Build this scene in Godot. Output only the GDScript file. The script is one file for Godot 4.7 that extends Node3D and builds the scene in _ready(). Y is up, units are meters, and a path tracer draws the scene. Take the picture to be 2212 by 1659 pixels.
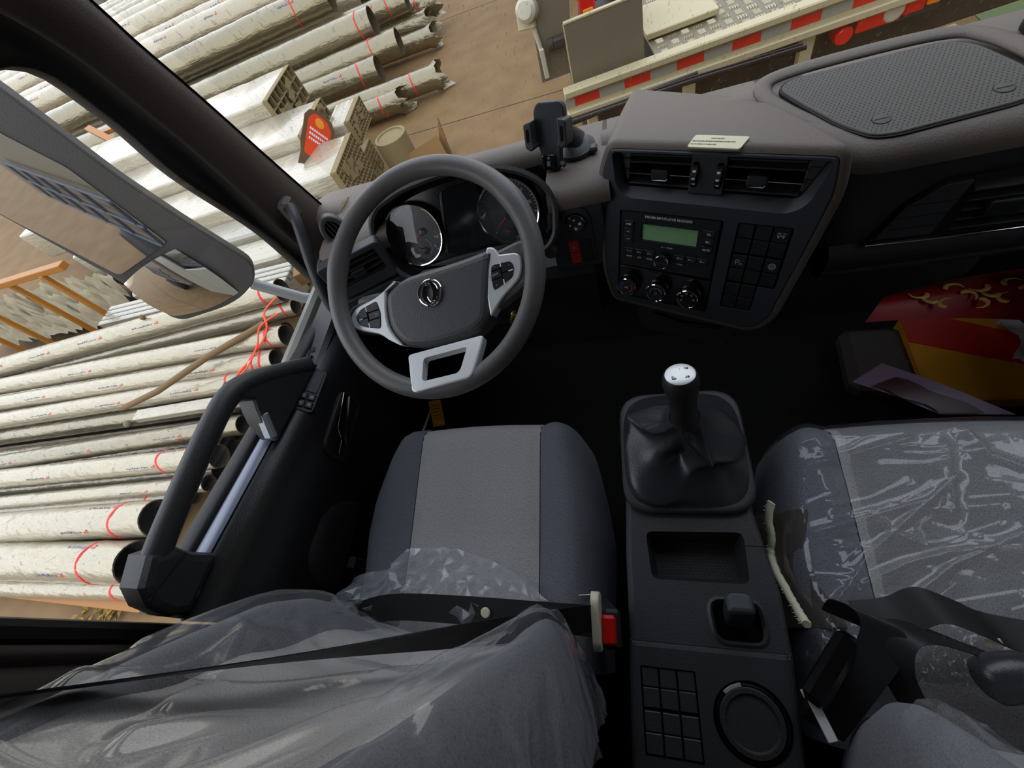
extends Node3D
# Interior of a light truck's cab, seen from above the centre console. Metres; x to the
# passenger side, y up, z towards the rear. The camera stands at x 0, z 0; the yard is y 0.

var mats := {}
var names := {}


# ---------- shape builder: collects triangles per material, commits them as one mesh ----------
class Sh:
	var st := {}
	var m := ""
	var g := 1
	var t := Transform3D.IDENTITY

	func _init(mat_key := "", frame := Transform3D.IDENTITY):
		m = mat_key
		t = frame

	func tool_() -> SurfaceTool:
		if not st.has(m):
			var s := SurfaceTool.new()
			s.begin(Mesh.PRIMITIVE_TRIANGLES)
			st[m] = s
		return st[m]

	func tri(a: Vector3, b: Vector3, c: Vector3, group := 4294967295, ua := Vector2.ZERO, ub := Vector2.ZERO, uc := Vector2.ZERO):
		var s := tool_()
		s.set_smooth_group(group)
		s.set_uv(ua); s.add_vertex(t * a)
		s.set_uv(ub); s.add_vertex(t * b)
		s.set_uv(uc); s.add_vertex(t * c)

	func quad(a: Vector3, b: Vector3, c: Vector3, d: Vector3, group := 4294967295):
		tri(a, b, c, group, Vector2(0, 1), Vector2(0, 0), Vector2(1, 0))
		tri(a, c, d, group, Vector2(0, 1), Vector2(1, 0), Vector2(1, 1))

	# a smooth patch over rows of points; uv runs 0..1 along rows (u) and across them (v), times uvs
	func grid(rows: Array, close_u := false, close_v := false, uvs := Vector2.ONE):
		g += 1
		var nr := rows.size()
		var nc: int = rows[0].size()
		for i in (nr if close_v else nr - 1):
			var r0 = rows[i]
			var r1 = rows[(i + 1) % nr]
			for j in (nc if close_u else nc - 1):
				var k := (j + 1) % nc
				var u0 := Vector2(float(j) / (nc - 1) * uvs.x, float(i) / (nr - 1) * uvs.y)
				var u1 := Vector2(float(j + 1) / (nc - 1) * uvs.x, float(i + 1) / (nr - 1) * uvs.y)
				tri(r0[j], r0[k], r1[k], g, u0, Vector2(u1.x, u0.y), u1)
				tri(r0[j], r1[k], r1[j], g, u0, u1, Vector2(u0.x, u1.y))

	# box with chamfered edges: centre, size, chamfer
	func box(c: Vector3, s: Vector3, b := 0.0015):
		var h := s * 0.5
		b = min(b, min(h.x, min(h.y, h.z)) * 0.6)
		var p := func(sx, sy, sz, ax) -> Vector3:
			var v := Vector3(sx * (h.x - b), sy * (h.y - b), sz * (h.z - b))
			v[ax] += [sx, sy, sz][ax] * b
			return c + v
		for ax in 3:
			var e := (ax + 1) % 3
			var f := (ax + 2) % 3
			for s0 in [-1, 1]:
				var q := []
				for k in [[-1, -1], [1, -1], [1, 1], [-1, 1]]:
					var d := [0, 0, 0]
					d[ax] = s0; d[e] = k[0]; d[f] = k[1]
					q.append(p.call(d[0], d[1], d[2], ax))
				if s0 > 0: quad(q[0], q[3], q[2], q[1])
				else: quad(q[0], q[1], q[2], q[3])
				# edges between face ax and face e
				for s1 in [-1, 1]:
					var d0 := [0, 0, 0]; var d1 := [0, 0, 0]
					d0[ax] = s0; d0[e] = s1; d0[f] = -1
					d1[ax] = s0; d1[e] = s1; d1[f] = 1
					var a0 = p.call(d0[0], d0[1], d0[2], ax); var a1 = p.call(d1[0], d1[1], d1[2], ax)
					var b0 = p.call(d0[0], d0[1], d0[2], e); var b1 = p.call(d1[0], d1[1], d1[2], e)
					if s0 * s1 > 0: quad(a0, a1, b1, b0)
					else: quad(a0, b0, b1, a1)
		for x in [-1, 1]:
			for y in [-1, 1]:
				for z in [-1, 1]:
					var a = p.call(x, y, z, 0); var bb = p.call(x, y, z, 1); var cc = p.call(x, y, z, 2)
					if x * y * z > 0: tri(a, cc, bb)
					else: tri(a, bb, cc)

	static func area(p: PackedVector2Array) -> float:
		var a := 0.0
		for i in p.size():
			a += p[i].cross(p[(i + 1) % p.size()])
		return a * 0.5

	static func ccw(p: PackedVector2Array) -> PackedVector2Array:
		var q := p.duplicate()
		if area(q) < 0: q.reverse()
		return q

	# each corner moved inwards by d (counter-clockwise polygon)
	static func inset(p: PackedVector2Array, d: float) -> PackedVector2Array:
		var o := PackedVector2Array()
		var n := p.size()
		for i in n:
			var e0 := (p[i] - p[(i + n - 1) % n]).normalized()
			var e1 := (p[(i + 1) % n] - p[i]).normalized()
			var n0 := Vector2(-e0.y, e0.x); var n1 := Vector2(-e1.y, e1.x)
			var b := (n0 + n1)
			if b.length() < 0.01: b = n0
			b = b.normalized()
			o.append(p[i] + b * d / max(0.35, b.dot(n1)))
		return o

	# corners rounded with radius r (one number or one per corner)
	static func rnd(p: PackedVector2Array, r, seg := 4) -> PackedVector2Array:
		var q := ccw(p)
		var o := PackedVector2Array()
		var n := q.size()
		for i in n:
			var rr: float = r if (r is float or r is int) else r[i]
			var a := q[(i + n - 1) % n]; var b := q[i]; var c := q[(i + 1) % n]
			rr = min(rr, min(a.distance_to(b), b.distance_to(c)) * 0.49)
			if rr < 1e-5:
				o.append(b)
				continue
			var p0 := b + (a - b).normalized() * rr; var p1 := b + (c - b).normalized() * rr
			for k in seg + 1:
				var f := float(k) / seg
				o.append(p0.lerp(b, f).lerp(b.lerp(p1, f), f))
		return o

	static func rect(x0: float, y0: float, x1: float, y1: float, r := 0.0, seg := 4) -> PackedVector2Array:
		return rnd(PackedVector2Array([Vector2(x0, y0), Vector2(x1, y0), Vector2(x1, y1), Vector2(x0, y1)]), r, seg)

	static func circle(c: Vector2, rx: float, n := 32, ry := -1.0) -> PackedVector2Array:
		var o := PackedVector2Array()
		for k in n: o.append(c + Vector2(cos(TAU * k / n) * rx, sin(TAU * k / n) * (rx if ry < 0 else ry)))
		return o

	static func tidy(p: PackedVector2Array) -> PackedVector2Array:      # without points that all but coincide
		var o := PackedVector2Array()
		for q in p:
			if o.is_empty() or (o[-1].distance_to(q) > 2e-5 and o[0].distance_to(q) > 2e-5): o.append(q)
		return o

	# an outline whose tight corners have crossed over, untangled
	static func clean(p: PackedVector2Array) -> PackedVector2Array:
		var big := PackedVector2Array()
		for q in p: big.append(q * 1000.0)
		if not Geometry2D.triangulate_polygon(big).is_empty(): return p
		var best := PackedVector2Array()
		for c in Geometry2D.offset_polygon(big, -0.01):
			if absf(area(c)) > absf(area(best)): best = c
		var o := PackedVector2Array()
		for q in best: o.append(q * 0.001)
		return ccw(o)

	# flat polygon with holes at height z, facing +z
	func face(poly: PackedVector2Array, z := 0.0, holes := [], up := true):
		var p := clean(tidy(ccw(poly)))
		for h0 in holes:
			var h := ccw(h0); h.reverse()
			# keyhole from the hole's rightmost point to the nearest outer corner
			var hi := 0
			for i in h.size():
				if h[i].x > h[hi].x: hi = i
			var bi := -1; var bd := 1e9
			for i in p.size():
				var d := p[i].distance_squared_to(h[hi])
				if d < bd:
					var ok := true
					for k in p.size():
						var k2 := (k + 1) % p.size()
						if k == i or k2 == i: continue
						if Geometry2D.segment_intersects_segment(p[i], h[hi], p[k], p[k2]) != null:
							ok = false
							break
					for h2 in holes:
						if not ok: break
						for k in h2.size():
							if h2[k].distance_to(h[hi]) < 1e-5 or h2[(k + 1) % h2.size()].distance_to(h[hi]) < 1e-5: continue
							if Geometry2D.segment_intersects_segment(p[i], h[hi], h2[k], h2[(k + 1) % h2.size()]) != null and p[i].distance_to(h2[k]) > 1e-5 and p[i].distance_to(h2[(k + 1) % h2.size()]) > 1e-5:
								ok = false
								break
					if ok:
						bd = d; bi = i
			if bi < 0: bi = 0
			var o := PackedVector2Array()
			var slit := (h[hi] - p[bi]).normalized()
			slit = Vector2(slit.y, -slit.x) * 1e-5
			for i in bi + 1: o.append(p[i])
			for i in h.size() + 1: o.append(h[(hi + i) % h.size()] + (slit if i == h.size() else Vector2.ZERO))
			o.append(p[bi] + slit)
			for i in range(bi + 1, p.size()): o.append(p[i])
			p = o
		var big := PackedVector2Array()
		for q in p: big.append(q * 1000.0)
		var idx := Geometry2D.triangulate_polygon(big)
		if idx.is_empty(): print("face failed ", m, " ", p.size())
		for i in range(0, idx.size(), 3):
			var a := p[idx[i]]; var b := p[idx[i + 1]]; var c := p[idx[i + 2]]
			if ((b - a).cross(c - a) > 0) == up:
				var s := b; b = c; c = s
			tri(Vector3(a.x, a.y, z), Vector3(b.x, b.y, z), Vector3(c.x, c.y, z), 4294967295, a, b, c)

	# wall between two outlines of equal count, smooth where the outline turns gently
	func wall(p0: PackedVector2Array, z0: float, p1: PackedVector2Array, z1: float):
		var n := p0.size()
		var gg := g + 1
		var first := gg
		for i in n:
			var k := (i + 1) % n
			if i > 0:
				var e0 := p0[i] - p0[i - 1]; var e1 := p0[k] - p0[i]
				if absf(e0.angle_to(e1)) > 0.6: gg += 1
			var use := gg
			if i == n - 1 and absf((p0[i] - p0[i - 1]).angle_to(p0[0] - p0[i])) <= 0.6 and absf((p0[0] - p0[i]).angle_to(p0[1] - p0[0])) <= 0.6: use = gg if gg == first else gg
			quad(Vector3(p0[i].x, p0[i].y, z0), Vector3(p1[i].x, p1[i].y, z1), Vector3(p1[k].x, p1[k].y, z1), Vector3(p0[k].x, p0[k].y, z0), use)
		g = gg + 1

	# prism from z0 to z1 with a rounded top edge, optional holes with walls down to z0
	func prism(poly: PackedVector2Array, z0: float, z1: float, bev := 0.0, seg := 2, holes := [], bottom := false):
		var p := ccw(poly)
		var last := p
		var zl := z0
		if bev > 0.0:
			wall(p, z0, p, z1 - bev)
			zl = z1 - bev
			for k in seg:
				var a := PI * 0.5 * (k + 1) / seg
				var q := inset(p, bev * (1.0 - cos(a)))
				wall(last, zl, q, z1 - bev + bev * sin(a))
				last = q
				zl = z1 - bev + bev * sin(a)
		else:
			wall(p, z0, p, z1)
		face(last, z1, holes)
		for h in holes:
			var q := ccw(h); q.reverse()
			wall(q, z0, q, z1)
		if bottom: face(p, z0, holes, false)

	# tube along a path; r is one radius or one per point; flat squeezes the second axis
	func tube(path: Array, r, sides := 10, closed := false, caps := true, flat := 1.0, up := Vector3.UP):
		var rows := []
		var n := path.size()
		var nrm := Vector3.ZERO
		for i in n:
			var a: Vector3 = path[(i + n - 1) % n] if (i > 0 or closed) else path[i]
			var b: Vector3 = path[(i + 1) % n] if (i < n - 1 or closed) else path[i]
			var d := (b - a).normalized()
			if i == 0:
				nrm = up - d * up.dot(d)
				if nrm.length() < 0.05:
					nrm = Vector3(0.3, 0.1, 1) - d * Vector3(0.3, 0.1, 1).dot(d)
			else:
				nrm = nrm - d * nrm.dot(d)
			nrm = nrm.normalized()
			var bi := d.cross(nrm)
			var rr: float = r if (r is float or r is int) else r[i]
			var row := PackedVector3Array()
			for k in sides:
				var w := -TAU * k / sides
				row.append(path[i] + nrm * cos(w) * rr * flat + bi * sin(w) * rr)
			rows.append(row)
		grid(rows, true, closed)
		if caps and not closed:
			for e in [0, n - 1]:
				for k in range(1, sides - 1):
					if e == 0: tri(rows[e][0], rows[e][k + 1], rows[e][k])
					else: tri(rows[e][0], rows[e][k], rows[e][k + 1])

	# turned about the frame's z axis; profile of (radius, height); hard edges past 0.6 rad
	func lathe(prof: Array, sides := 24, c := Vector2.ZERO, sq := 1.0):
		for i in prof.size() - 1:
			if i == 0 or absf((prof[i] - prof[i - 1]).angle_to(prof[i + 1] - prof[i])) > 0.6: g += 1
			var p: Vector2 = prof[i]; var q: Vector2 = prof[i + 1]
			for k in sides:
				var a := TAU * k / sides; var b := TAU * (k + 1) / sides
				var va := Vector3(cos(a), sin(a) * sq, 0); var vb := Vector3(cos(b), sin(b) * sq, 0)
				var o := Vector3(c.x, c.y, 0)
				if p.x > 1e-6: tri(o + va * p.x + Vector3(0, 0, p.y), o + va * q.x + Vector3(0, 0, q.y), o + vb * p.x + Vector3(0, 0, p.y), g)
				if q.x > 1e-6: tri(o + vb * p.x + Vector3(0, 0, p.y), o + va * q.x + Vector3(0, 0, q.y), o + vb * q.x + Vector3(0, 0, q.y), g)
		g += 1

	# a strap: path, width directions (one per point), half width and thickness
	func strap(path: Array, wid: Array, half: float, th := 0.0012):
		var top := []; var bot := []
		for i in path.size():
			var a: Vector3 = path[max(i - 1, 0)]; var b: Vector3 = path[min(i + 1, path.size() - 1)]
			var w: Vector3 = wid[i].normalized()
			var n := (b - a).cross(w).normalized() * th * 0.5
			top.append(PackedVector3Array([path[i] - w * half + n, path[i] + w * half + n]))
			bot.append(PackedVector3Array([path[i] + w * half - n, path[i] - w * half - n]))
		grid(top); grid(bot)
		for i in path.size() - 1:
			quad(top[i][0], bot[i][1], bot[i + 1][1], top[i + 1][0])
			quad(top[i][1], top[i + 1][1], bot[i + 1][0], bot[i][0])

	# raised lettering, centred on (x, y) at height z of the frame
	func text(s: String, size: float, x: float, y: float, z: float, bold := true, turn := 0.0, family := "Droid Sans"):
		var tm := TextMesh.new()
		var f := SystemFont.new()
		f.font_names = PackedStringArray([family]); f.font_weight = 700 if bold else 400
		tm.font = f; tm.text = s; tm.font_size = 16; tm.pixel_size = size / 16.0 / 0.73
		tm.depth = 0.0004; tm.curve_step = 6.0
		var a := tm.surface_get_arrays(0)
		var v: PackedVector3Array = a[Mesh.ARRAY_VERTEX]
		var ix = a[Mesh.ARRAY_INDEX]
		var tr := Transform3D(Basis(Vector3(0, 0, 1), turn), Vector3(x, y, z))
		if ix != null and ix.size() > 0:
			for i in range(0, ix.size(), 3): tri(tr * v[ix[i]], tr * v[ix[i + 1]], tr * v[ix[i + 2]])
		else:
			for i in range(0, v.size(), 3): tri(tr * v[i], tr * v[i + 1], tr * v[i + 2])


# ---------- scene tree helpers ----------
func fr(o: Vector3, u: Vector3, v: Vector3) -> Transform3D:
	u = u.normalized()
	v = (v - u * v.dot(u)).normalized()
	return Transform3D(Basis(u, v, u.cross(v)), o)

func numbered(parent: Node, called: String) -> String:
	var key := str(parent.get_instance_id()) + called
	names[key] = names.get(key, -1) + 1
	return called if names[key] == 0 else "%s_%03d" % [called, names[key]]

func to_mesh(sh: Sh, back: Transform3D) -> ArrayMesh:
	var am := ArrayMesh.new()
	for k in sh.st:
		var s: SurfaceTool = sh.st[k]
		s.generate_normals()
		var one := SurfaceTool.new()
		one.append_from(s.commit(), 0, back)
		one.commit(am)
		am.surface_set_material(am.get_surface_count() - 1, mats[k])
	return am

func world_of(n: Node3D) -> Transform3D:
	var tr := n.transform
	var p := n.get_parent()
	while p is Node3D and p != self:
		tr = p.transform * tr
		p = p.get_parent()
	return tr

# a mesh under a thing, a part or the scene; the shape is given in world metres
func part(parent: Node3D, called: String, sh: Sh, label := "") -> MeshInstance3D:
	var o := MeshInstance3D.new()
	o.name = numbered(parent, called)
	o.mesh = to_mesh(sh, world_of(parent).affine_inverse() if parent != self else Transform3D.IDENTITY)
	parent.add_child(o, true)
	if label: o.set_meta("label", label)
	return o

func thing(called: String, label: String, category: String, at := Vector3.ZERO, group := "") -> Node3D:
	var o := Node3D.new()
	o.name = numbered(self, called)
	add_child(o, true)
	o.position = at
	o.set_meta("label", label)
	o.set_meta("category", category)
	if group: o.set_meta("group", group)
	return o

func struct(called: String, label := "", category := "") -> Node3D:
	var o := Node3D.new()
	o.name = called
	add_child(o, true)
	o.set_meta("kind", "structure")
	if label: o.set_meta("label", label)
	if category: o.set_meta("category", category)
	return o

func V(x: float, y: float, z := 0.0) -> Vector3: return Vector3(x, y, z)

func pv(a: Array) -> PackedVector2Array:          # millimetres, x y x y ..., as metres
	var o := PackedVector2Array()
	for i in range(0, a.size(), 2): o.append(Vector2(a[i], a[i + 1]) * 0.001)
	return o

func curve(pts: Array, n := 6, closed := false) -> Array:   # Catmull-Rom through the points
	var o := []
	var k := pts.size()
	for i in (k if closed else k - 1):
		var a: Vector3 = pts[(i + k - 1) % k] if (closed or i > 0) else pts[i]
		var b: Vector3 = pts[i]
		var c: Vector3 = pts[(i + 1) % k]
		var d: Vector3 = pts[(i + 2) % k] if (closed or i < k - 2) else c
		for j in n: o.append(b.cubic_interpolate(c, a, d, float(j) / n))
	if not closed: o.append(pts[k - 1])
	return o

func sstep(a: float, b: float, x: float) -> float: return smoothstep(a, b, x)


# ---------- materials ----------
func noise(freq: float, seed_: int, type := FastNoiseLite.TYPE_SIMPLEX_SMOOTH, oct := 3) -> FastNoiseLite:
	var n := FastNoiseLite.new()
	n.noise_type = type; n.frequency = freq; n.seed = seed_; n.fractal_octaves = oct
	return n

func noise_tex(freq: float, seed_: int, size := 256, normal := false, strength := 4.0, ramp = null, type := FastNoiseLite.TYPE_SIMPLEX_SMOOTH) -> NoiseTexture2D:
	var t := NoiseTexture2D.new()
	t.width = size; t.height = size; t.seamless = true
	t.noise = noise(freq, seed_, type)
	t.as_normal_map = normal; t.bump_strength = strength
	if ramp:
		var gr := Gradient.new()
		gr.offsets = PackedFloat32Array(ramp[0]); gr.colors = PackedColorArray(ramp[1])
		t.color_ramp = gr
	return t

func mk(key: String, c: Color, rough := 0.5, metal := 0.0) -> StandardMaterial3D:
	var m := StandardMaterial3D.new()
	m.resource_name = key
	m.albedo_color = c; m.roughness = rough; m.metallic = metal
	m.cull_mode = BaseMaterial3D.CULL_DISABLED
	mats[key] = m
	return m

func grain(m: StandardMaterial3D, tex: Texture2D, scale: float, amount: float):
	m.normal_enabled = true; m.normal_texture = tex; m.normal_scale = amount
	m.uv1_triplanar = true; m.uv1_world_triplanar = true; m.uv1_scale = Vector3.ONE * scale

func tint(m: StandardMaterial3D, tex: Texture2D, scale: Vector3):
	m.albedo_texture = tex
	m.uv1_triplanar = true; m.uv1_world_triplanar = true; m.uv1_scale = scale

func film(key: String, alpha: float, rough := 0.12, c := Color(0.9, 0.92, 0.95)) -> StandardMaterial3D:
	var m := mk(key, Color(c.r, c.g, c.b, alpha), rough)
	m.transparency = BaseMaterial3D.TRANSPARENCY_ALPHA
	return m

func make_materials():
	var fine := noise_tex(0.12, 3, 256, true, 3.0)
	var soft := noise_tex(0.02, 5, 256, true, 6.0)
	grain(mk("pad", Color(0.365, 0.325, 0.292), 0.62), fine, 9.0, 0.35)          # dash top, grained
	grain(mk("plastic", Color(0.185, 0.187, 0.195), 0.5), fine, 9.0, 0.25)
	grain(mk("plastic_low", Color(0.11, 0.11, 0.115), 0.6), fine, 9.0, 0.25)
	mk("face", Color(0.17, 0.185, 0.21), 0.5)
	grain(mk("door_plastic", Color(0.12, 0.12, 0.125), 0.36), fine, 9.0, 0.2)
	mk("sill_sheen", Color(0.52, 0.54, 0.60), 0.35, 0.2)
	mk("gloss", Color(0.05, 0.05, 0.055), 0.22)
	mk("key", Color(0.09, 0.095, 0.10), 0.45)
	mk("dark", Color(0.03, 0.03, 0.03), 0.7)
	mk("line", Color(0.02, 0.02, 0.02), 0.8)
	mk("chrome", Color(0.9, 0.9, 0.9), 0.08, 1.0)
	mk("silver", Color(0.88, 0.885, 0.88), 0.34, 0.25)
	mk("silver_dull", Color(0.62, 0.64, 0.66), 0.45, 0.3)
	mk("white", Color(0.9, 0.9, 0.92), 0.6)
	mk("grey_print", Color(0.6, 0.62, 0.66), 0.6)
	mk("red", Color(0.80, 0.06, 0.05), 0.4)
	mk("red_print", Color(0.85, 0.12, 0.10), 0.6)
	mk("blue_print", Color(0.15, 0.3, 0.8), 0.6)
	mk("orange_print", Color(0.95, 0.6, 0.2), 0.5)
	mk("lcd", Color(0.58, 0.78, 0.54), 0.25)
	mk("lens", Color(0.10, 0.11, 0.12), 0.12)
	mk("dial", Color(0.13, 0.13, 0.14), 0.35)
	var rim := mk("rim", Color(0.40, 0.39, 0.385), 0.45)
	# steering rim: perforated leather, small dots
	var dots := Image.create(64, 64, false, Image.FORMAT_RGB8)
	dots.fill(Color(1, 1, 1))
	for y in 64:
		for x in 64:
			var d := minf(Vector2(x - 16, y - 16).length(), Vector2(x - 48, y - 48).length())
			if d < 9.0: dots.set_pixel(x, y, Color(0.45, 0.45, 0.45).lerp(Color(1, 1, 1), smoothstep(5.0, 9.0, d)))
	rim.albedo_texture = ImageTexture.create_from_image(dots)
	rim.uv1_scale = Vector3(28, 320, 1)
	var dn := dots.duplicate(); dn.bump_map_to_normal_map(4.0)
	rim.normal_enabled = true; rim.normal_texture = ImageTexture.create_from_image(dn); rim.normal_scale = 0.8
	grain(mk("rim_plain", Color(0.31, 0.305, 0.31), 0.45), fine, 9.0, 0.3)
	grain(mk("leather", Color(0.18, 0.187, 0.20), 0.30), fine, 12.0, 0.3)
	mk("rubber", Color(0.10, 0.10, 0.10), 0.6)
	# woven seat cloth: short streaks along the seat
	var streak := [[0.0, 0.35, 0.65, 1.0], [Color(0.45, 0.45, 0.46), Color(0.85, 0.85, 0.86), Color(1, 1, 1), Color(1, 1, 1)]]
	var weave := noise_tex(0.16, 11, 512, false, 1.0, streak)
	var weave_n := noise_tex(0.2, 12, 512, true, 5.0)
	for f in [["cloth_light", Color(0.71, 0.70, 0.69)], ["cloth_dark", Color(0.45, 0.455, 0.485)]]:
		var m := mk(f[0], f[1], 0.9)
		tint(m, weave, Vector3(9, 4, 3.0))
		m.normal_enabled = true; m.normal_texture = weave_n; m.normal_scale = 0.3
		m.rim_enabled = true; m.rim = 0.3
	grain(mk("carpet", Color(0.06, 0.058, 0.056), 0.95), noise_tex(0.3, 8, 256, true, 8.0), 6.0, 1.0)
	grain(mk("trim", Color(0.26, 0.225, 0.205), 0.65), fine, 9.0, 0.3)
	grain(mk("trim_grey", Color(0.305, 0.288, 0.265), 0.7), fine, 9.0, 0.3)
	mk("seal", Color(0.04, 0.038, 0.036), 0.6)
	mk("webbing", Color(0.055, 0.055, 0.06), 0.55)
	mk("cream", Color(0.82, 0.79, 0.70), 0.6)
	mk("foam", Color(0.85, 0.85, 0.72), 0.95)
	mk("board", Color(0.30, 0.27, 0.24), 0.9)
	mk("sticker", Color(0.90, 0.87, 0.72), 0.5)
	mk("brass", Color(0.75, 0.58, 0.35), 0.3, 0.9)
	mk("glass_mirror", Color(0.86, 0.87, 0.88), 0.02, 1.0)
	grain(mk("housing", Color(0.29, 0.28, 0.275), 0.6), fine, 9.0, 0.3)
	# clear film: a smooth pane mixed with a little milky white
	film("film", 0.03, 0.05)
	film("film_milky", 0.07, 0.08)
	film("film_crumple", 0.13, 0.10)
	film("film_shade", 0.30, 0.27, Color(0.36, 0.37, 0.39))  # grey tint darkens the passenger cushion, in place of shade
	film("window", 0.02, 0.02)
	var dust := mk("dusty_window", Color(1, 1, 1, 1), 0.9)
	dust.transparency = BaseMaterial3D.TRANSPARENCY_ALPHA
	# dust on the windscreen: a faint veil with short wiped flecks
	var di := Image.create(1024, 512, false, Image.FORMAT_RGBA8)
	di.fill(Color(0.90, 0.74, 0.48, 0.13))
	var rng := RandomNumberGenerator.new()
	rng.seed = 77
	for k in 7000:
		var c := Vector2(rng.randf() * 1024, rng.randf() * 512)
		var a := 0.10 + 0.45 * pow(rng.randf(), 3.0)
		for q in int(1 + rng.randf() * 6):
			var x := int(c.x + q * 0.25) % 1024; var y := int(c.y + q) % 512
			di.set_pixel(x, y, Color(0.95, 0.82, 0.58, 0.13 + a))
	dust.albedo_texture = ImageTexture.create_from_image(di)
	film("clear_lens", 0.04, 0.02)
	mk("paper_red", Color(0.62, 0.06, 0.05), 0.5)
	mk("paper_scarlet", Color(0.80, 0.12, 0.05), 0.6)
	mk("paper_yellow", Color(0.85, 0.58, 0.05), 0.6)
	mk("paper_white", Color(0.78, 0.75, 0.74), 0.6)
	mk("paper_mauve", Color(0.50, 0.40, 0.48), 0.4)
	mk("paper_wine", Color(0.22, 0.05, 0.07), 0.4)
	mk("gold_print", Color(0.90, 0.70, 0.35), 0.4)
	mk("tag_orange", Color(0.90, 0.25, 0.06), 0.6)
	mk("card_brown", Color(0.60, 0.45, 0.33), 0.7)
	# yard
	var gmap := noise_tex(0.012, 21, 512, false, 1.0, [[0.0, 0.4, 0.6, 1.0], [Color(0.80, 0.64, 0.44), Color(0.85, 0.69, 0.48), Color(0.88, 0.72, 0.50), Color(0.92, 0.77, 0.55)]])
	tint(mk("ground", Color(0.80, 0.78, 0.74), 0.85), gmap, Vector3.ONE * 0.35)
	for f in [["pipe_wrap", Color(0.90, 0.865, 0.79)], ["pipe_steel", Color(0.74, 0.71, 0.62)], ["wrap_white", Color(0.92, 0.89, 0.84)], ["wrap_grey", Color(0.82, 0.81, 0.78)]]:
		var m := mk(f[0], f[1], 0.30, {"pipe_steel": 0.75, "pipe_wrap": 0.40, "wrap_white": 0.1, "wrap_grey": 0.1}[f[0]])
		m.clearcoat_enabled = true; m.clearcoat = 0.6; m.clearcoat_roughness = 0.2
		m.normal_enabled = true; m.normal_texture = soft; m.normal_scale = 0.8
		m.uv1_triplanar = true; m.uv1_world_triplanar = true; m.uv1_scale = Vector3(1.2, 6, 6)
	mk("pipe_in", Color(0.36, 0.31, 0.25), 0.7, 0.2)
	mk("wood", Color(0.66, 0.52, 0.33), 0.75)
	mk("cardboard", Color(0.76, 0.58, 0.36), 0.9)
	mk("dusty_box", Color(0.72, 0.66, 0.50), 0.9)
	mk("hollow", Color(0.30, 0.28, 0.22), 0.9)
	mk("yellow_paint", Color(0.93, 0.60, 0.07), 0.45)
	mk("green_strap", Color(0.15, 0.62, 0.35), 0.5)
	mk("canvas", Color(0.86, 0.81, 0.70), 0.9)
	mk("steel_plate", Color(0.55, 0.52, 0.46), 0.5, 0.3)
	mk("plate_raised", Color(0.82, 0.80, 0.72), 0.3, 0.4)
	mk("truck_cream", Color(0.86, 0.82, 0.70), 0.45)
	mk("truck_grey", Color(0.50, 0.47, 0.42), 0.6)
	mk("tape_red", Color(0.80, 0.13, 0.08), 0.4)
	mk("tape_white", Color(0.72, 0.74, 0.74), 0.4)
	mk("lamp_red", Color(0.80, 0.08, 0.05), 0.2)
	mk("lamp_amber", Color(0.95, 0.50, 0.05), 0.25)
	mk("lamp_clear", Color(0.85, 0.84, 0.80), 0.2)
	mk("chassis", Color(0.16, 0.15, 0.14), 0.7)
	mk("green_body", Color(0.55, 0.68, 0.45), 0.5)
	mk("hall_grey", Color(0.62, 0.63, 0.62), 0.7)
	mk("cab_paint", Color(0.82, 0.84, 0.85), 0.35)
	mk("rail_blue", Color(0.16, 0.20, 0.27), 0.5)
	mk("ink", Color(0.36, 0.38, 0.50), 0.6)
	mk("leaf_yellow", Color(0.80, 0.66, 0.15), 0.8)
	mk("stone", Color(0.70, 0.66, 0.55), 0.9)
	for k in ["ground", "pipe_wrap", "pipe_steel", "wrap_white", "wrap_grey", "pipe_in", "wood", "cardboard", "dusty_box", "hollow", "yellow_paint", "canvas", "steel_plate", "plate_raised", "truck_cream", "truck_grey", "tape_white", "lamp_clear", "green_body", "hall_grey", "cab_paint", "card_brown", "leaf_yellow", "stone", "green_strap"]:
		var c: Color = mats[k].albedo_color
		var g := 1.28 if k.begins_with("truck_") or k.begins_with("tape_") or k.begins_with("plate_") or k == "steel_plate" or k == "lamp_clear" else 1.09 if k.begins_with("pipe_") or k.begins_with("wrap_") or k == "dusty_box" else 1.0
		mats[k].albedo_color = Color(c.r * 0.635 * g, c.g * 0.615 * g, c.b * 0.56 * g)


# ---------- camera, sky, exposure ----------
func make_view():
	var cam := Camera3D.new()
	cam.name = "camera"
	add_child(cam)
	cam.fov = 84.388
	cam.near = 0.02
	cam.far = 300.0
	cam.transform = Transform3D(Basis(Vector3(0.95064, -0.29921, -0.08219), Vector3(0.08178, 0.49712, -0.86382), Vector3(0.29932, 0.81446, 0.49705)), Vector3(0, 2.1, 0))
	cam.current = true
	var sky_m := ProceduralSkyMaterial.new()
	sky_m.sky_top_color = Color(0.90, 0.94, 1.0)
	sky_m.sky_horizon_color = Color(1.0, 0.99, 0.96)
	sky_m.ground_bottom_color = Color(0.45, 0.38, 0.30)
	sky_m.ground_horizon_color = Color(0.75, 0.70, 0.62)
	sky_m.sky_curve = 0.25
	sky_m.energy_multiplier = 1.0
	var sky := Sky.new()
	sky.sky_material = sky_m
	var env := Environment.new()
	env.background_mode = Environment.BG_SKY
	env.sky = sky
	env.tonemap_mode = Environment.TONE_MAPPER_LINEAR
	env.tonemap_exposure = EXPOSURE
	env.sdfgi_enabled = true
	env.ssao_enabled = true
	env.ssil_enabled = true
	var we := WorldEnvironment.new()
	we.name = "environment"
	we.environment = env
	add_child(we)

const EXPOSURE := 2.6


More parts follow.
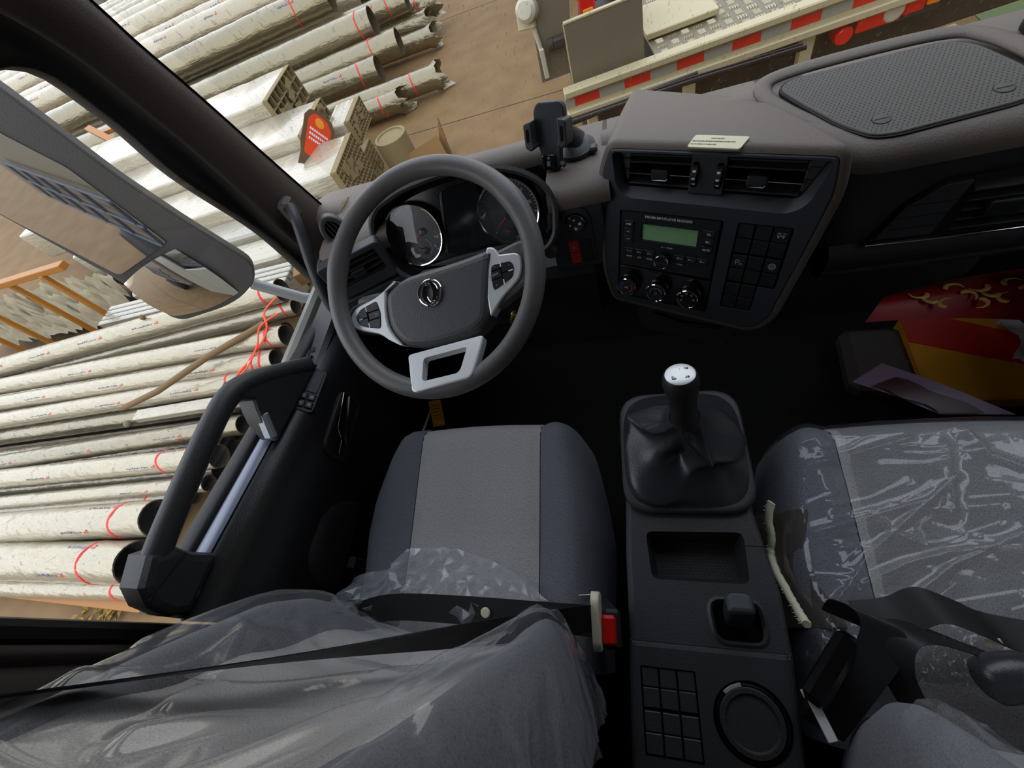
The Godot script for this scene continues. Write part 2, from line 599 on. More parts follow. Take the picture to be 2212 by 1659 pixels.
# ---------- the cab's shell ----------
func sill_y(z: float) -> float: return 1.506 + 0.146 * z      # the side window's lower edge falls to the front

func door_rows(side: float, zs: Array) -> Array:
	var prof := [[0.835, -0.02], [0.83, 0.0], [0.806, 0.002], [0.803, -0.006], [0.772, -0.008], [0.757, -0.016], [0.742, -0.034], [0.733, -0.062], [0.727, -0.11], [0.73, -0.17], [0.742, -0.23], [0.748, -0.33], [0.75, -0.45], [0.76, -0.60]]
	var rows := []
	for z in zs:
		var row := PackedVector3Array()
		for p in prof: row.append(V(side * p[0], sill_y(z) + p[1], z))
		rows.append(row)
	return rows

func make_shell():
	# floor and bulkhead
	var fl := struct("floor", "black carpeted cab floor", "floor")
	var s := Sh.new("carpet")
	s.box(V(0.075, 0.80, -0.37), V(1.83, 0.05, 1.70), 0.005)
	s.box(V(0.075, 1.10, -1.17), V(1.83, 0.62, 0.04), 0.005)
	s.t = fr(V(0.075, 0.93, -1.02), Vector3.RIGHT, V(0, 1, -0.75))
	s.box(V(0, 0, 0), V(1.80, 0.34, 0.02), 0.005)
	part(fl, "carpet", s)
	var ce := struct("ceiling", "cab roof lining", "ceiling")
	s = Sh.new("trim_grey")
	s.box(V(0.075, 2.36, -0.14), V(1.86, 0.05, 1.12), 0.01)
	part(ce, "roof_lining", s)
	var wr := struct("wall_back", "closed grey rear wall of the cab", "wall")
	s = Sh.new("trim_grey")
	s.t = fr(V(0.075, 0, 0.42), Vector3.LEFT, Vector3.UP)
	s.prism(Sh.rect(-0.92, 0.80, 0.92, 2.36), -0.04, 0.0, 0.003)
	part(wr, "panel", s)

	# windscreen
	var ws := struct("window_1", "dusty windscreen", "window")
	s = Sh.new("dusty_window")
	var rows := []
	for i in 7:
		var f := i / 6.0
		var row := PackedVector3Array()
		for j in 13:
			var x := lerpf(-0.80, 0.95, j / 12.0)
			row.append(V(x, lerpf(1.475, 2.30, f), lerpf(-1.135, -0.72, f) + 0.03 * pow(absf(x - 0.075) / 0.875, 2) - 0.02 * sin(f * PI)))
		rows.append(row)
	s.grid(rows)
	part(ws, "pane", s)
	# wiper arm and blade parked along the glass's foot
	var wp := thing("wiper", "black wiper arm and blade parked outside along the windscreen's lower edge", "wiper", V(0.1, 1.5, -1.2))
	for q in [[V(-0.15, 1.488, -1.160), V(0.16, 1.503, -1.170), V(0.40, 1.512, -1.165), "blade", 0.006], [V(-0.20, 1.474, -1.165), V(0.0, 1.490, -1.185), V(0.18, 1.512, -1.180), "arm", 0.007], [V(-0.14, 1.500, -1.155), V(0.16, 1.515, -1.165), V(0.39, 1.523, -1.160), "rubber_strip", 0.0025]]:
		s = Sh.new("rubber")
		s.tube([q[0], q[1], q[2]], q[4], 6)
		part(wp, q[3], s)
	s = Sh.new("seal")
	s.tube([V(-0.80, 1.47, -1.115), V(0.075, 1.47, -1.145), V(0.95, 1.47, -1.115)], 0.012, 6)
	part(ws, "seal", s)
	# windscreen frame over the top
	s = Sh.new("trim")
	s.tube([V(-0.84, 2.31, -0.70), V(0.075, 2.33, -0.73), V(0.99, 2.31, -0.70)], 0.05, 8)
	part(ce, "header_trim", s)

	# front pillars: a moulded trim with a ridge and a groove, a rubber seal on either side
	for sd in [-1.0, 1.0]:
		var tr := struct("trim_1" if sd < 0 else "trim_2", "dark windscreen pillar trim on the %s side" % ("driver's" if sd < 0 else "passenger's"), "pillar")
		# inner (windscreen) edge, ridge and door edge of the pillar from the dash up
		var e0 := curve([V(-0.79, 1.40, -1.01), V(-0.79, 1.522, -0.962), V(-0.79, 1.723, -0.904), V(-0.79, 1.883, -0.86), V(-0.79, 1.993, -0.826), V(-0.79, 2.054, -0.812), V(-0.785, 2.20, -0.77), V(-0.78, 2.33, -0.70)], 5)
		var e1 := curve([V(-0.81, 1.40, -0.83), V(-0.81, 1.51, -0.806), V(-0.81, 1.597, -0.788), V(-0.81, 1.802, -0.76), V(-0.81, 1.907, -0.741), V(-0.81, 2.04, -0.705), V(-0.805, 2.13, -0.62), V(-0.80, 2.17, -0.40)], 5)
		var e2 := curve([V(-0.84, 1.36, -0.80), V(-0.84, 1.45, -0.787), V(-0.84, 1.564, -0.780), V(-0.84, 1.654, -0.765), V(-0.84, 1.817, -0.716), V(-0.84, 1.95, -0.703), V(-0.84, 2.045, -0.65), V(-0.84, 2.075, -0.40)], 5)
		var k: int = min(e0.size(), min(e1.size(), e2.size()))
		var mx := Transform3D(Basis(V(-sd, 0, 0), V(0, 1, 0), V(0, 0, 1)), V(0.075 + sd * 0.075, 0, 0))
		if sd < 0: mx = Transform3D.IDENTITY
		else: mx = Transform3D(Basis(V(-1, 0, 0), V(0, 1, 0), V(0, 0, 1)), V(0.15, 0, 0))
		var a := []; var b := []; var c := []
		for i in k:
			var w: Vector3 = e1[i] - e0[i]
			var inn := V(1, 0.15, 0.2).normalized()
			a.append(PackedVector3Array([e0[i] + V(-0.05, 0, -0.03), e0[i] + V(-0.01, 0, -0.005), e0[i] + w * 0.06 + inn * 0.010]))
			b.append(PackedVector3Array([e0[i] + w * 0.06 + inn * 0.004, e0[i] + w * 0.14 + inn * 0.012, e0[i] + w * 0.35 + inn * 0.024, e0[i] + w * 0.6 + inn * 0.022, e0[i] + w * 0.8 + inn * 0.012, e0[i] + w * 0.9 + inn * 0.002, e1[i] + inn * 0.004]))
			var w2: Vector3 = e2[i] - e1[i]
			c.append(PackedVector3Array([e1[i] + inn * 0.004, e1[i] + w2 * 0.15 - inn * 0.012, e1[i] + w2 * 0.7 - inn * 0.008, e2[i], e2[i] + V(-0.02, 0, 0.0), e2[i] + V(-0.05, 0, -0.02)]))
		s = Sh.new("seal", mx); s.grid(a)
		part(tr, "windscreen_seal", s)
		s = Sh.new("trim", mx); s.grid(b)
		part(tr, "pillar_cover", s)
		s = Sh.new("seal", mx); s.grid(c)
		part(tr, "door_seal", s)
		s = Sh.new("cab_paint", mx)
		var o := []
		for i in k: o.append(PackedVector3Array([e0[i] + V(-0.05, 0, -0.03), e1[i] + V(-0.09, 0, -0.03), e2[i] + V(-0.05, 0, -0.02)]))
		s.grid(o)
		part(tr, "outer_skin", s)

	# doors
	for sd in [-1.0, 1.0]:
		var mx := Transform3D.IDENTITY if sd < 0 else Transform3D(Basis(V(-1, 0, 0), V(0, 1, 0), V(0, 0, 1)), V(0.15, 0, 0))
		var d := struct("door_1" if sd < 0 else "door_2", "dark door panel on the %s side" % ("driver's" if sd < 0 else "passenger's"), "door")
		s = Sh.new("door_plastic", mx)
		var zs := []
		for i in 24: zs.append(lerpf(-0.98, 0.032, i / 23.0))
		s.grid(door_rows(-1.0, zs))
		s.box(V(-0.80, 1.12, -0.47), V(0.08, 0.6, 1.0), 0.01)
		part(d, "door_panel", s)
		s = Sh.new("cab_paint", mx)
		s.box(V(-0.865, 1.10, -0.47), V(0.03, 0.66, 1.02), 0.01)
		part(d, "outer_skin", s)
		var w := struct("window_2" if sd < 0 else "window_3", "side window on the %s side" % ("driver's" if sd < 0 else "passenger's"), "window")
		s = Sh.new("window", mx)
		var wr0 := []
		for f in [0.0, 0.5, 1.0]:
			wr0.append(PackedVector3Array([V(-0.842 - 0.0 * f, lerpf(sill_y(-0.80), 2.10, f), lerpf(-0.80, -0.69, f)), V(-0.842, lerpf(sill_y(-0.4), 2.10, f), -0.38), V(-0.842, lerpf(sill_y(0.04), 2.10, f), 0.05)]))
		s.grid(wr0)
		part(w, "pane", s)
		# rear pillar, with the rubber of the door opening
		var wl := struct("wall_left" if sd < 0 else "wall_right", "rear door pillar on the %s side" % ("driver's" if sd < 0 else "passenger's"), "pillar")
		s = Sh.new("seal", mx)
		s.box(V(-0.825, 1.6, 0.058), V(0.05, 1.6, 0.030), 0.008)
		part(wl, "opening_seal", s)
		s = Sh.new("trim", mx)
		var pr := []
		for y in [0.82, 1.2, 1.5, 1.8, 2.1, 2.34]:
			pr.append(PackedVector3Array([V(-0.82, y, 0.07), V(-0.797, y, 0.073), V(-0.79, y, 0.082), V(-0.797, y, 0.092), V(-0.80, y, 0.098)]))
		s.grid(pr)
		part(wl, "lip", s)
		s = Sh.new("trim_grey", mx)
		pr = []
		for y in [0.82, 1.2, 1.5, 1.8, 2.1, 2.34]:
			pr.append(PackedVector3Array([V(-0.80, y, 0.096), V(-0.79, y, 0.106), V(-0.787, y, 0.13), V(-0.787, y, 0.40)]))
		s.grid(pr)
		s.box(V(-0.83, 1.6, 0.25), V(0.04, 1.6, 0.34), 0.01)
		part(wl, "pillar_cover", s)
		s = Sh.new("cab_paint", mx)
		s.box(V(-0.865, 1.55, 0.25), V(0.03, 1.56, 0.40), 0.01)
		s.box(V(-0.865, 2.24, -0.2), V(0.03, 0.22, 0.95), 0.01)
		s.box(V(-0.83, 2.25, -0.2), V(0.05, 0.20, 0.95), 0.01)
		part(wl, "outer_skin", s)
		if sd < 0: driver_door(d)

func driver_door(d: Node3D):
	# long smooth strip beside the window and the demister slots in front of it
	var s := Sh.new("gloss")
	var a := []
	for z in [-0.315, -0.19, -0.062]:
		var y := sill_y(z)
		a.append(PackedVector3Array([V(-0.803, y - 0.003, z), V(-0.795, y + 0.001, z), V(-0.776, y + 0.0, z), V(-0.770, y - 0.006, z)]))
	s.m = "sill_sheen"
	s.grid(a)
	part(d, "sill_strip", s)
	s = Sh.new("seal")
	a = []
	for k in 15:
		var z := lerpf(-0.80, 0.03, k / 14.0)
		var y := sill_y(z)
		a.append(PackedVector3Array([V(-0.846, y - 0.04, z), V(-0.846, y + 0.003, z), V(-0.838, y + 0.008, z), V(-0.812, y + 0.007, z), V(-0.805, y + 0.003, z), V(-0.804, y - 0.006, z)]))
	s.grid(a)
	part(d, "window_seal", s)
	s = Sh.new("line")
	for k in 5:
		var z := -0.665 + k * 0.032
		s.t = fr(V(-0.792, sill_y(z) - 0.004, z), V(0, 0.146, 1), V(1, 0, 0))
		s.box(V(0, 0, -0.002), V(0.021, 0.012, 0.008), 0.001)
	part(d, "demister_slots", s)
	# grab bar: a thick loop over the sill
	var g := Sh.new("plastic")
	var path := curve([V(-0.762, 1.445, -0.50), V(-0.765, 1.50, -0.448), V(-0.765, 1.560, -0.388), V(-0.765, 1.585, -0.345), V(-0.765, 1.592, -0.29), V(-0.765, 1.590, -0.17), V(-0.765, 1.583, -0.055), V(-0.765, 1.572, -0.022), V(-0.765, 1.545, -0.008), V(-0.765, 1.50, -0.005)], 5)
	g.tube(path, 0.021, 14, false, true, 1.0, Vector3.UP)
	g.t = fr(V(-0.782, 0, 0), V(0, 0, -1), V(0, 1, 0))
	g.prism(pv([512, 1428, 302, 1458, 322, 1508, 338, 1530, 352, 1545, 330, 1590, 372, 1590, 505, 1456]), -0.010, 0.036, 0.008)
	g.prism(pv([72, 1492, -22, 1498, -30, 1530, -20, 1568, 4, 1594, 50, 1604, 70, 1570, 66, 1540]), -0.014, 0.040, 0.014)
	var gb := part(d, "grab_handle", g)
	s = Sh.new("silver_dull", fr(V(-0.757, 1.492, -0.322), V(0, -0.52, 0.42), V(1, 0, 0)))  # pale block stands in for window light on the mount
	s.box(V(0, 0, 0), V(0.062, 0.026, 0.018), 0.006)
	part(gb, "bracket_lit_face", s, "grab handle front mount inner face, its window light painted in pale grey")
	s = Sh.new("line", fr(V(-0.782, 0, 0), V(0, 0, -1), V(0, 1, 0)))
	s.tube([V(0.062, 1.555, 0.0405), V(0.03, 1.566, 0.0405), V(-0.010, 1.578, 0.039)], 0.0009, 5)
	part(gb, "joint", s)
	# window switches
	var f := fr(V(-0.7515, 1.4225, -0.445), V(0, 0.03, 1), V(0.72, -0.72, 0))
	var p := Sh.new("plastic", f)
	p.prism(Sh.rect(-0.058, -0.023, 0.058, 0.023, 0.012), -0.01, 0.004, 0.002)
	var sp := part(d, "switch_panel", p)
	p = Sh.new("face", f)
	p.prism(Sh.rect(-0.050, -0.017, 0.008, 0.017, 0.006), 0.0, 0.0055, 0.0015)
	part(sp, "blank_plate", p)
	for i in 2:
		for j in 2:
			p = Sh.new("key", f)
			var c := Vector2(0.020 + i * 0.020, -0.009 + j * 0.018)
			p.box(V(c.x, c.y, 0.005), V(0.018, 0.0165, 0.006), 0.002)
			p.m = "grey_print"
			p.prism(Sh.rect(c.x - 0.003, c.y - 0.003, c.x + 0.003, c.y + 0.003, 0.001), 0.0079, 0.0083)
			part(sp, "button", p)
	# inner door handle in its pocket
	p = Sh.new("plastic_low", fr(V(-0.728, 1.318, -0.40), V(0, 0.0, -1), V(0.05, 1, 0)))
	p.prism(Sh.rect(-0.085, -0.05, 0.085, 0.04, 0.03), -0.01, 0.006, 0.004, 2, [Sh.rect(-0.075, -0.04, 0.075, 0.03, 0.022)])
	var h := part(d, "door_handle", p)
	p = Sh.new("gloss", p.t)
	p.tube([V(0.07, 0.015, 0.01), V(0.02, 0.012, 0.018), V(-0.03, 0.0, 0.018), V(-0.045, -0.02, 0.012)], 0.008, 8, false, true, 0.6)
	part(h, "lever", p)
	p = Sh.new("chrome", p.t)
	p.tube([V(0.075, 0.032, 0.006), V(0.03, 0.028, 0.009), V(-0.018, 0.020, 0.010), V(-0.035, -0.005, 0.010), V(-0.07, -0.012, 0.008)], 0.0016, 6)
	part(h, "chrome_edge", p)
	# low pocket bulge towards the seat
	p = Sh.new("plastic_low")
	var rows := []
	for i in 9:
		var a0 := PI * i / 8.0
		rows.append(PackedVector3Array([V(-0.745, 1.16 + 0.14 * sin(a0), -0.14 - 0.11 * cos(a0)), V(-0.736, 1.16 + 0.135 * sin(a0), -0.14 - 0.105 * cos(a0)), V(-0.733, 1.16 + 0.09 * sin(a0), -0.14 - 0.07 * cos(a0)), V(-0.732, 1.16, -0.14)]))
	p.grid(rows)
	part(d, "speaker_bulge", p)
	# grab handle on the pillar
	p = Sh.new("trim")
	p.box(V(-0.776, 1.640, -0.822), V(0.03, 0.055, 0.045), 0.01)
	var pillar := get_node("trim_1")
	var ph := part(pillar, "pillar_handle", p)
	p = Sh.new("plastic")
	p.tube(curve([V(-0.762, 1.652, -0.815), V(-0.748, 1.633, -0.785), V(-0.745, 1.60, -0.755), V(-0.745, 1.55, -0.715), V(-0.745, 1.50, -0.685), V(-0.748, 1.45, -0.672), V(-0.76, 1.40, -0.68)], 5), 0.0125, 10)
	part(ph, "bar", p)


# ---------- the yard: pipes, bundles, racks, the truck in front ----------
func make_yard():
	var gr := struct("ground", "dusty brown concrete yard floor", "ground")
	var s := Sh.new("ground")
	s.box(V(0, -0.1, -10), V(90, 0.2, 90), 0.01)
	part(gr, "slab", s)
	s = Sh.new("line")
	for k in 6: s.box(V(-1.0, 0.0005, -4.6 - k * 3.0), V(9.0, 0.002, 0.012), 0.0005)
	for k in 4: s.box(V(-6.0 + k * 4.5, 0.0005, 8), V(0.012, 0.002, 20), 0.0005)
	part(gr, "expansion_joint", s)
	# storage hall side wall far beyond the pipes
	var wl := struct("wall_far", "pale corrugated hall wall beyond the stacked pipes", "wall")
	s = Sh.new("hall_grey")
	var rows := []
	for i in 2:
		var row := PackedVector3Array()
		for j in 241: row.append(V(-24.0 + (0.06 if (j / 2) % 2 == 0 else 0.0), 0.0 if i == 0 else 3.2, -44 + j * 0.3))
		rows.append(row)
	s.grid(rows)
	s.box(V(-24.2, 1.6, -8), V(0.2, 3.2, 72), 0.01)
	part(wl, "sheeting", s)

	var w2 := struct("wall_blocker", "unseen grey wall added to block sky light along the passenger's side", "wall")  # added out of view, keeps sky light off the passenger seat
	s = Sh.new("hall_grey")
	s.box(V(4.6, 2.6, -1.0), V(0.2, 5.2, 24), 0.01)
	part(w2, "sheeting", s)

	pipes()
	bundles()
	racks()
	front_truck()
	own_truck()

# a film-wrapped pipe lying along x, its open end towards the truck
func pipe(e: Vector3, turn: float, r: float, length: float, m: String, label: String, group := "", bands := [], prints := 0, torn := false):
	var t := thing("wrapped_pipe", label, "pipe", e, group)
	var a := deg_to_rad(turn)
	var dir := V(-cos(a), 0, sin(a))          # away from the open end
	var f := fr(e, V(0, 1, 0), dir.cross(V(0, 1, 0)).normalized())
	if f.basis.z.dot(dir) < 0: f = fr(e, V(0, 1, 0), -dir.cross(V(0, 1, 0)).normalized())
	var s := Sh.new(m, f)
	var rng := RandomNumberGenerator.new()
	rng.seed = hash(label) + int(e.z * 1000)
	var n := 26
	var rows := []
	var steps := int(length / 0.06) if r > 0.09 else int(length / 0.09)
	var ph := rng.randf() * 9.0
	for i in steps + 1:
		var z := length * i / steps
		var row := PackedVector3Array()
		for k in n:
			var w := TAU * k / n
			# loose film: faint rings and long ripples
			var rr := r * (1.0 + 0.012 * sin(z * 21.0 + ph + 2.0 * sin(w * 2.0 + z * 3.0)) + 0.010 * sin(w * 5.0 + z * 6.0 + ph) + 0.008 * rng.randf())
			if torn and i == 0: rr *= 1.12 + 0.2 * rng.randf()
			var zz := z
			if torn and i == 0: zz = -0.02 - 0.09 * rng.randf() * (1.0 + sin(w * 3.0))
			row.append(V(cos(w) * rr, sin(w) * rr, zz))
		rows.append(row)
	s.grid(rows, true)
	part(t, "wrapping", s)
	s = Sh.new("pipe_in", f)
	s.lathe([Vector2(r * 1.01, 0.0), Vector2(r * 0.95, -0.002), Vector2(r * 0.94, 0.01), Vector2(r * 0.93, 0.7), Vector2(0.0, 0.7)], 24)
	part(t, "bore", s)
	for b in bands:
		s = Sh.new("red_print", f)
		var br := []
		for i in 4:
			var row := PackedVector3Array()
			for k in 30:
				var w := TAU * k / 30
				row.append(V(cos(w) * r * (1.03 if (i == 1 or i == 2) else 1.0), sin(w) * r * (1.03 if (i == 1 or i == 2) else 1.0), b + [0.0, 0.002, 0.016, 0.018][i] + 0.012 * sin(w * 2.0 + ph)))
			br.append(row)
		s.grid(br, true)
		part(t, "band", s)
	if prints > 0:
		var sr := Sh.new("grey_print", f)
		for k in prints:
			var z0 := 0.25 + k * (length - 0.4) / prints
			for row in 2:
				var wc := deg_to_rad(25.0 - row * 78.0 + rng.randf() * 8.0) * (1.0)
				var zz := z0 + row * 0.2
				# a small red square, then short strokes of grey-blue lettering too far off to read
				sr.m = "red_print"
				for q in 3: _stamp(sr, r * 1.035, wc + (q % 2) * 0.12, zz + (q / 2) * 0.02, 0.012, 0.09)
				sr.m = "ink"
				for q in 9: _stamp(sr, r * 1.035, wc + 0.05 * rng.randf(), zz + 0.06 + q * 0.022, 0.008 + 0.008 * rng.randf(), 0.05 + 0.1 * rng.randf())
		part(t, "printed_marks", sr).set_meta("kind", "stuff")
	return t

func _stamp(s: Sh, r: float, w: float, z: float, lz: float, lw: float):
	var p := func(a, b) -> Vector3: return V(cos(a) * r, sin(a) * r, b)
	s.quad(p.call(w, z), p.call(w + lw, z), p.call(w + lw, z + lz), p.call(w, z + lz))

func pipes():
	var W := "pipe_wrap"; var T := "pipe_steel"
	# end point, angle, radius, length, material, label, bands, prints, torn
	var list := [
		[V(-2.28, 0.55, -1.84), 6.0, 0.078, 5.5, W, "film-wrapped pipe on top of the pile, running behind the mirror's lower tip, red tie", [0.10], 9, false],
		[V(-2.26, 0.42, -1.80), 5.2, 0.055, 5.5, W, "thinner pipe with a dark open mouth just under the topmost pipe of the pile", [0.07], 0, false],
		[V(-2.13, 0.50, -1.48), 2.0, 0.067, 5.5, W, "film-wrapped pipe beside the demister slots, under the orange cord", [0.09], 4, false],
		[V(-2.19, 0.45, -1.34), 2.0, 0.064, 5.5, W, "film-wrapped pipe with blue print, knotted with orange cord above the grab handle", [0.08, 0.14], 6, false],
		[V(-2.33, 0.40, -1.24), 2.9, 0.065, 5.5, W, "film-wrapped pipe whose mouth is half hidden by the grab handle's front mount", [0.1, 0.2], 7, false],
		[V(-2.55, 0.27, -1.17), 3.0, 0.069, 5.5, T, "dust-coated brownish pipe beside the bamboo stick's lower end", [], 0, false],
		[V(-2.43, 0.30, -0.97), 4.5, 0.062, 5.5, T, "silvery pipe seen through the grab handle below the flat white board", [0.30], 6, false],
		[V(-2.55, 0.28, -0.77), 3.0, 0.074, 5.5, W, "pipe with a wide dark mouth framed by the opening of the grab handle", [0.42], 5, false],
		[V(-2.62, 0.22, -0.62), 3.6, 0.052, 5.5, W, "thin film-wrapped pipe under the wide-mouthed one seen through the grab handle", [0.25], 2, false],
		[V(-2.76, 0.17, -0.55), 3.3, 0.046, 5.5, T, "narrow bare silvery pipe with a short red tie left of the grab handle", [0.35], 0, false],
		[V(-2.95, 0.20, -0.41), 3.5, 0.112, 5.5, W, "thick film-wrapped pipe touching the grab handle's middle, red band round it", [0.24], 3, false],
		[V(-2.99, 0.17, -0.155), 2.0, 0.125, 5.5, W, "thickest yellowish wrapped pipe in front of the rear door pillar", [0.30], 3, false],
		[V(-2.95, 0.09, -0.02), 2.6, 0.065, 5.5, W, "lowest wrapped pipe, resting on the orange beam by the rear door pillar", [0.16], 0, false],
		[V(-2.87, 0.55, -6.42), 7.0, 0.163, 6.0, T, "big bright pipe with a wide mouth and red band, seen through the windscreen", [0.16], 0, false],
		[V(-2.54, 0.36, -6.14), 7.0, 0.138, 6.0, T, "bright pipe below the wide-mouthed one beyond the windscreen, ends near the dark pile", [0.34], 0, false],
		[V(-2.75, 0.30, -5.72), 5.5, 0.135, 6.0, T, "pipe with a dusty closed end and red band above the lattice crates", [0.22], 3, false],
		[V(-1.97, 0.16, -5.38), 5.0, 0.118, 5.0, T, "lone pipe on the brown floor with torn wrapping at its mouth", [0.28], 0, true],
		[V(-2.42, 0.14, -5.12), 5.0, 0.110, 5.0, T, "short-ended pipe lying right behind the white crate beyond the windscreen", [0.20], 0, true],
		[V(-2.59, 0.48, -7.07), 7.0, 0.136, 6.0, T, "red-banded pipe near the top edge behind the wide-mouthed pipe", [0.24], 2, false],
		[V(-3.59, 0.80, -7.10), 7.0, 0.17, 7.0, T, "long bright pipe running up to the top edge above the wrapped box bundle", [0.5], 2, false],
		[V(-2.35, 0.30, -7.30), 2.0, 0.128, 6.0, T, "pipe at the top edge among the dirty ends, with a red band", [0.20], 0, true],
		[V(-2.29, 0.16, -6.61), 2.0, 0.109, 6.0, T, "small dirty-mouthed pipe lowest of the heap at the top edge", [], 0, true],
		[V(-2.40, 0.22, -7.00), 1.0, 0.113, 6.0, T, "dirty pipe end in the middle of the heap at the top edge", [], 0, true],
		[V(-3.2, 0.86, -8.0), 2.0, 0.19, 9.0, W, "long pale pipe in the back stack with printed film, nearest to the windscreen pillar's top", [], 8, false],
		[V(-3.3, 0.88, -8.45), 2.0, 0.19, 9.0, W, "second long pale pipe of the back stack with printed film", [], 8, false],
		[V(-3.4, 1.06, -8.95), 2.0, 0.19, 9.0, W, "uppermost long pale pipe of the back stack", [], 6, false],
	]
	for p in list:
		pipe(p[0], p[1], p[2], p[3], p[4], p[5], "film-wrapped pipes stacked beside the truck", p[6], p[7], p[8])
	# more of the same under and behind these, their ends hidden
	var rng := RandomNumberGenerator.new()
	rng.seed = 5
	var nth := ["first", "second", "third", "fourth", "fifth", "sixth", "seventh", "eighth", "ninth", "tenth"]
	for k in 8:
		pipe(V(-2.70 - 0.1 * rng.randf(), 0.078, -0.76 - k * 0.165), 3.0, 0.074, 5.5, [W, T][k % 2], "bottom pipe of the pile by the door, %s counted from the rear door pillar" % nth[k], "pipes at the bottom of the pile", [], 0)
	for k in 8:
		pipe(V(-3.4 - 0.4 * rng.randf(), 0.17, -8.0 - k * 0.37), 1.0, 0.165, 9.0, [T, W][k % 2], "pale pipe in the back stack's lowest layer, %s counted away from the windscreen" % nth[k], "pipes in the back stack", [], 0)
	for k in 7:
		pipe(V(-3.5 - 0.4 * rng.randf(), 0.47, -8.19 - k * 0.37), 1.0, 0.165, 9.0, [W, T][k % 2], "pale pipe in the back stack's middle layer, %s counted away from the windscreen" % nth[k], "pipes in the back stack", [], 0)
	for k in 5:
		pipe(V(-4.6 - 0.5 * rng.randf(), 1.10 + 0.02 * k, -9.4 - k * 0.45), 1.0, 0.19, 12.0, [W, T][k % 2], "pale pipe in the back stack's top layer, %s behind the uppermost printed one" % nth[k], "pipes in the back stack", [], 0)

	# flat white board on the pipes
	var t := thing("flat_board", "long flat white board lying over the pipes by the grab handle", "board", V(-2.5, 0.42, -1.02))
	var s := Sh.new("wrap_white", fr(V(-2.9, 0.375, -1.08), V(1, 0.02, -0.05), V(0, 1, 0)))
	s.box(V(0, 0, 0), V(0.95, 0.05, 0.08), 0.004)
	part(t, "board", s)
	# bamboo stick
	s = Sh.new("wood")
	s.tube([V(-3.20, 0.55, -1.02), V(-2.95, 0.56, -1.11), V(-2.62, 0.58, -1.32), V(-2.25, 0.58, -1.53)], [0.018, 0.019, 0.020, 0.021], 10)
	var st := thing("wooden_stick", "dusty bent wooden stick lying across the pipes", "stick", V(-2.7, 0.55, -1.25))
	part(st, "stick", s)
	# orange cord knotted round the ends
	t = thing("cord", "orange plastic cord knotted loosely round the pipe ends above the grab handle", "cord", V(-2.2, 0.5, -1.4))
	s = Sh.new("tag_orange")
	s.tube(curve([V(-2.14, 0.60, -1.58), V(-2.22, 0.62, -1.47), V(-2.27, 0.55, -1.38), V(-2.36, 0.50, -1.30), V(-2.46, 0.46, -1.22), V(-2.46, 0.40, -1.15)], 5), 0.008, 6, false, true, 0.5)
	s.tube(curve([V(-2.20, 0.62, -1.70), V(-2.26, 0.61, -1.60), V(-2.22, 0.58, -1.50), V(-2.24, 0.55, -1.42), V(-2.30, 0.52, -1.36)], 5), 0.009, 6, false, true, 0.5)
	s.tube(curve([V(-2.27, 0.55, -1.38), V(-2.31, 0.52, -1.27), V(-2.40, 0.48, -1.21), V(-2.44, 0.42, -1.13)], 5), 0.007, 6, false, true, 0.5)
	part(t, "strands", s)
	# bits lying about
	for b in [[V(-3.5, 0.335, -1.02), 0.028, "stone", "small round yellowish stone resting on the pipes near the left edge"], [V(-3.42, 0.645, -1.72), 0.022, "wood", "crumpled brown scrap lying on the topmost pipes below the mirror"]]:
		s = Sh.new(b[2], Transform3D(Basis(), b[0]))
		s.lathe([Vector2(0, -b[1]), Vector2(b[1] * 0.8, -b[1] * 0.5), Vector2(b[1], 0), Vector2(b[1] * 0.7, b[1] * 0.6), Vector2(0, b[1])], 9)
		t = thing("stone" if b[2] == "stone" else "scrap", b[3], "stone" if b[2] == "stone" else "scrap", b[0])
		part(t, "lump", s)
	# orange beam under the lowest pipe and the yellow leaves beyond it
	t = thing("orange_beam", "orange steel beam lying on the ground by the rear door pillar", "beam", V(-3.7, 0, 0.06))
	s = Sh.new("yellow_paint")
	s.box(V(-4.3, 0.03, 0.075), V(2.8, 0.06, 0.06), 0.004)
	part(t, "beam", s)
	t = thing("fallen_leaves", "small heap of yellowed leaves on the ground beyond the rear door pillar", "leaves", V(-3.4, 0, 0.14))
	t.set_meta("kind", "stuff")
	s = Sh.new("leaf_yellow")
	for k in 40:
		var c := V(-3.55 + 0.4 * rng.randf(), 0.005 + 0.04 * rng.randf(), 0.11 + 0.12 * rng.randf())
		s.t = Transform3D(Basis.from_euler(Vector3(rng.randf() - 0.5, rng.randf() * 6.0, rng.randf() - 0.5)), c)
		s.tri(V(-0.03, 0, 0), V(0, 0.006, 0.014), V(0.035, 0, 0)); s.tri(V(-0.03, 0, 0), V(0.035, 0, 0), V(0, 0.006, -0.014))
	part(t, "leaves", s)

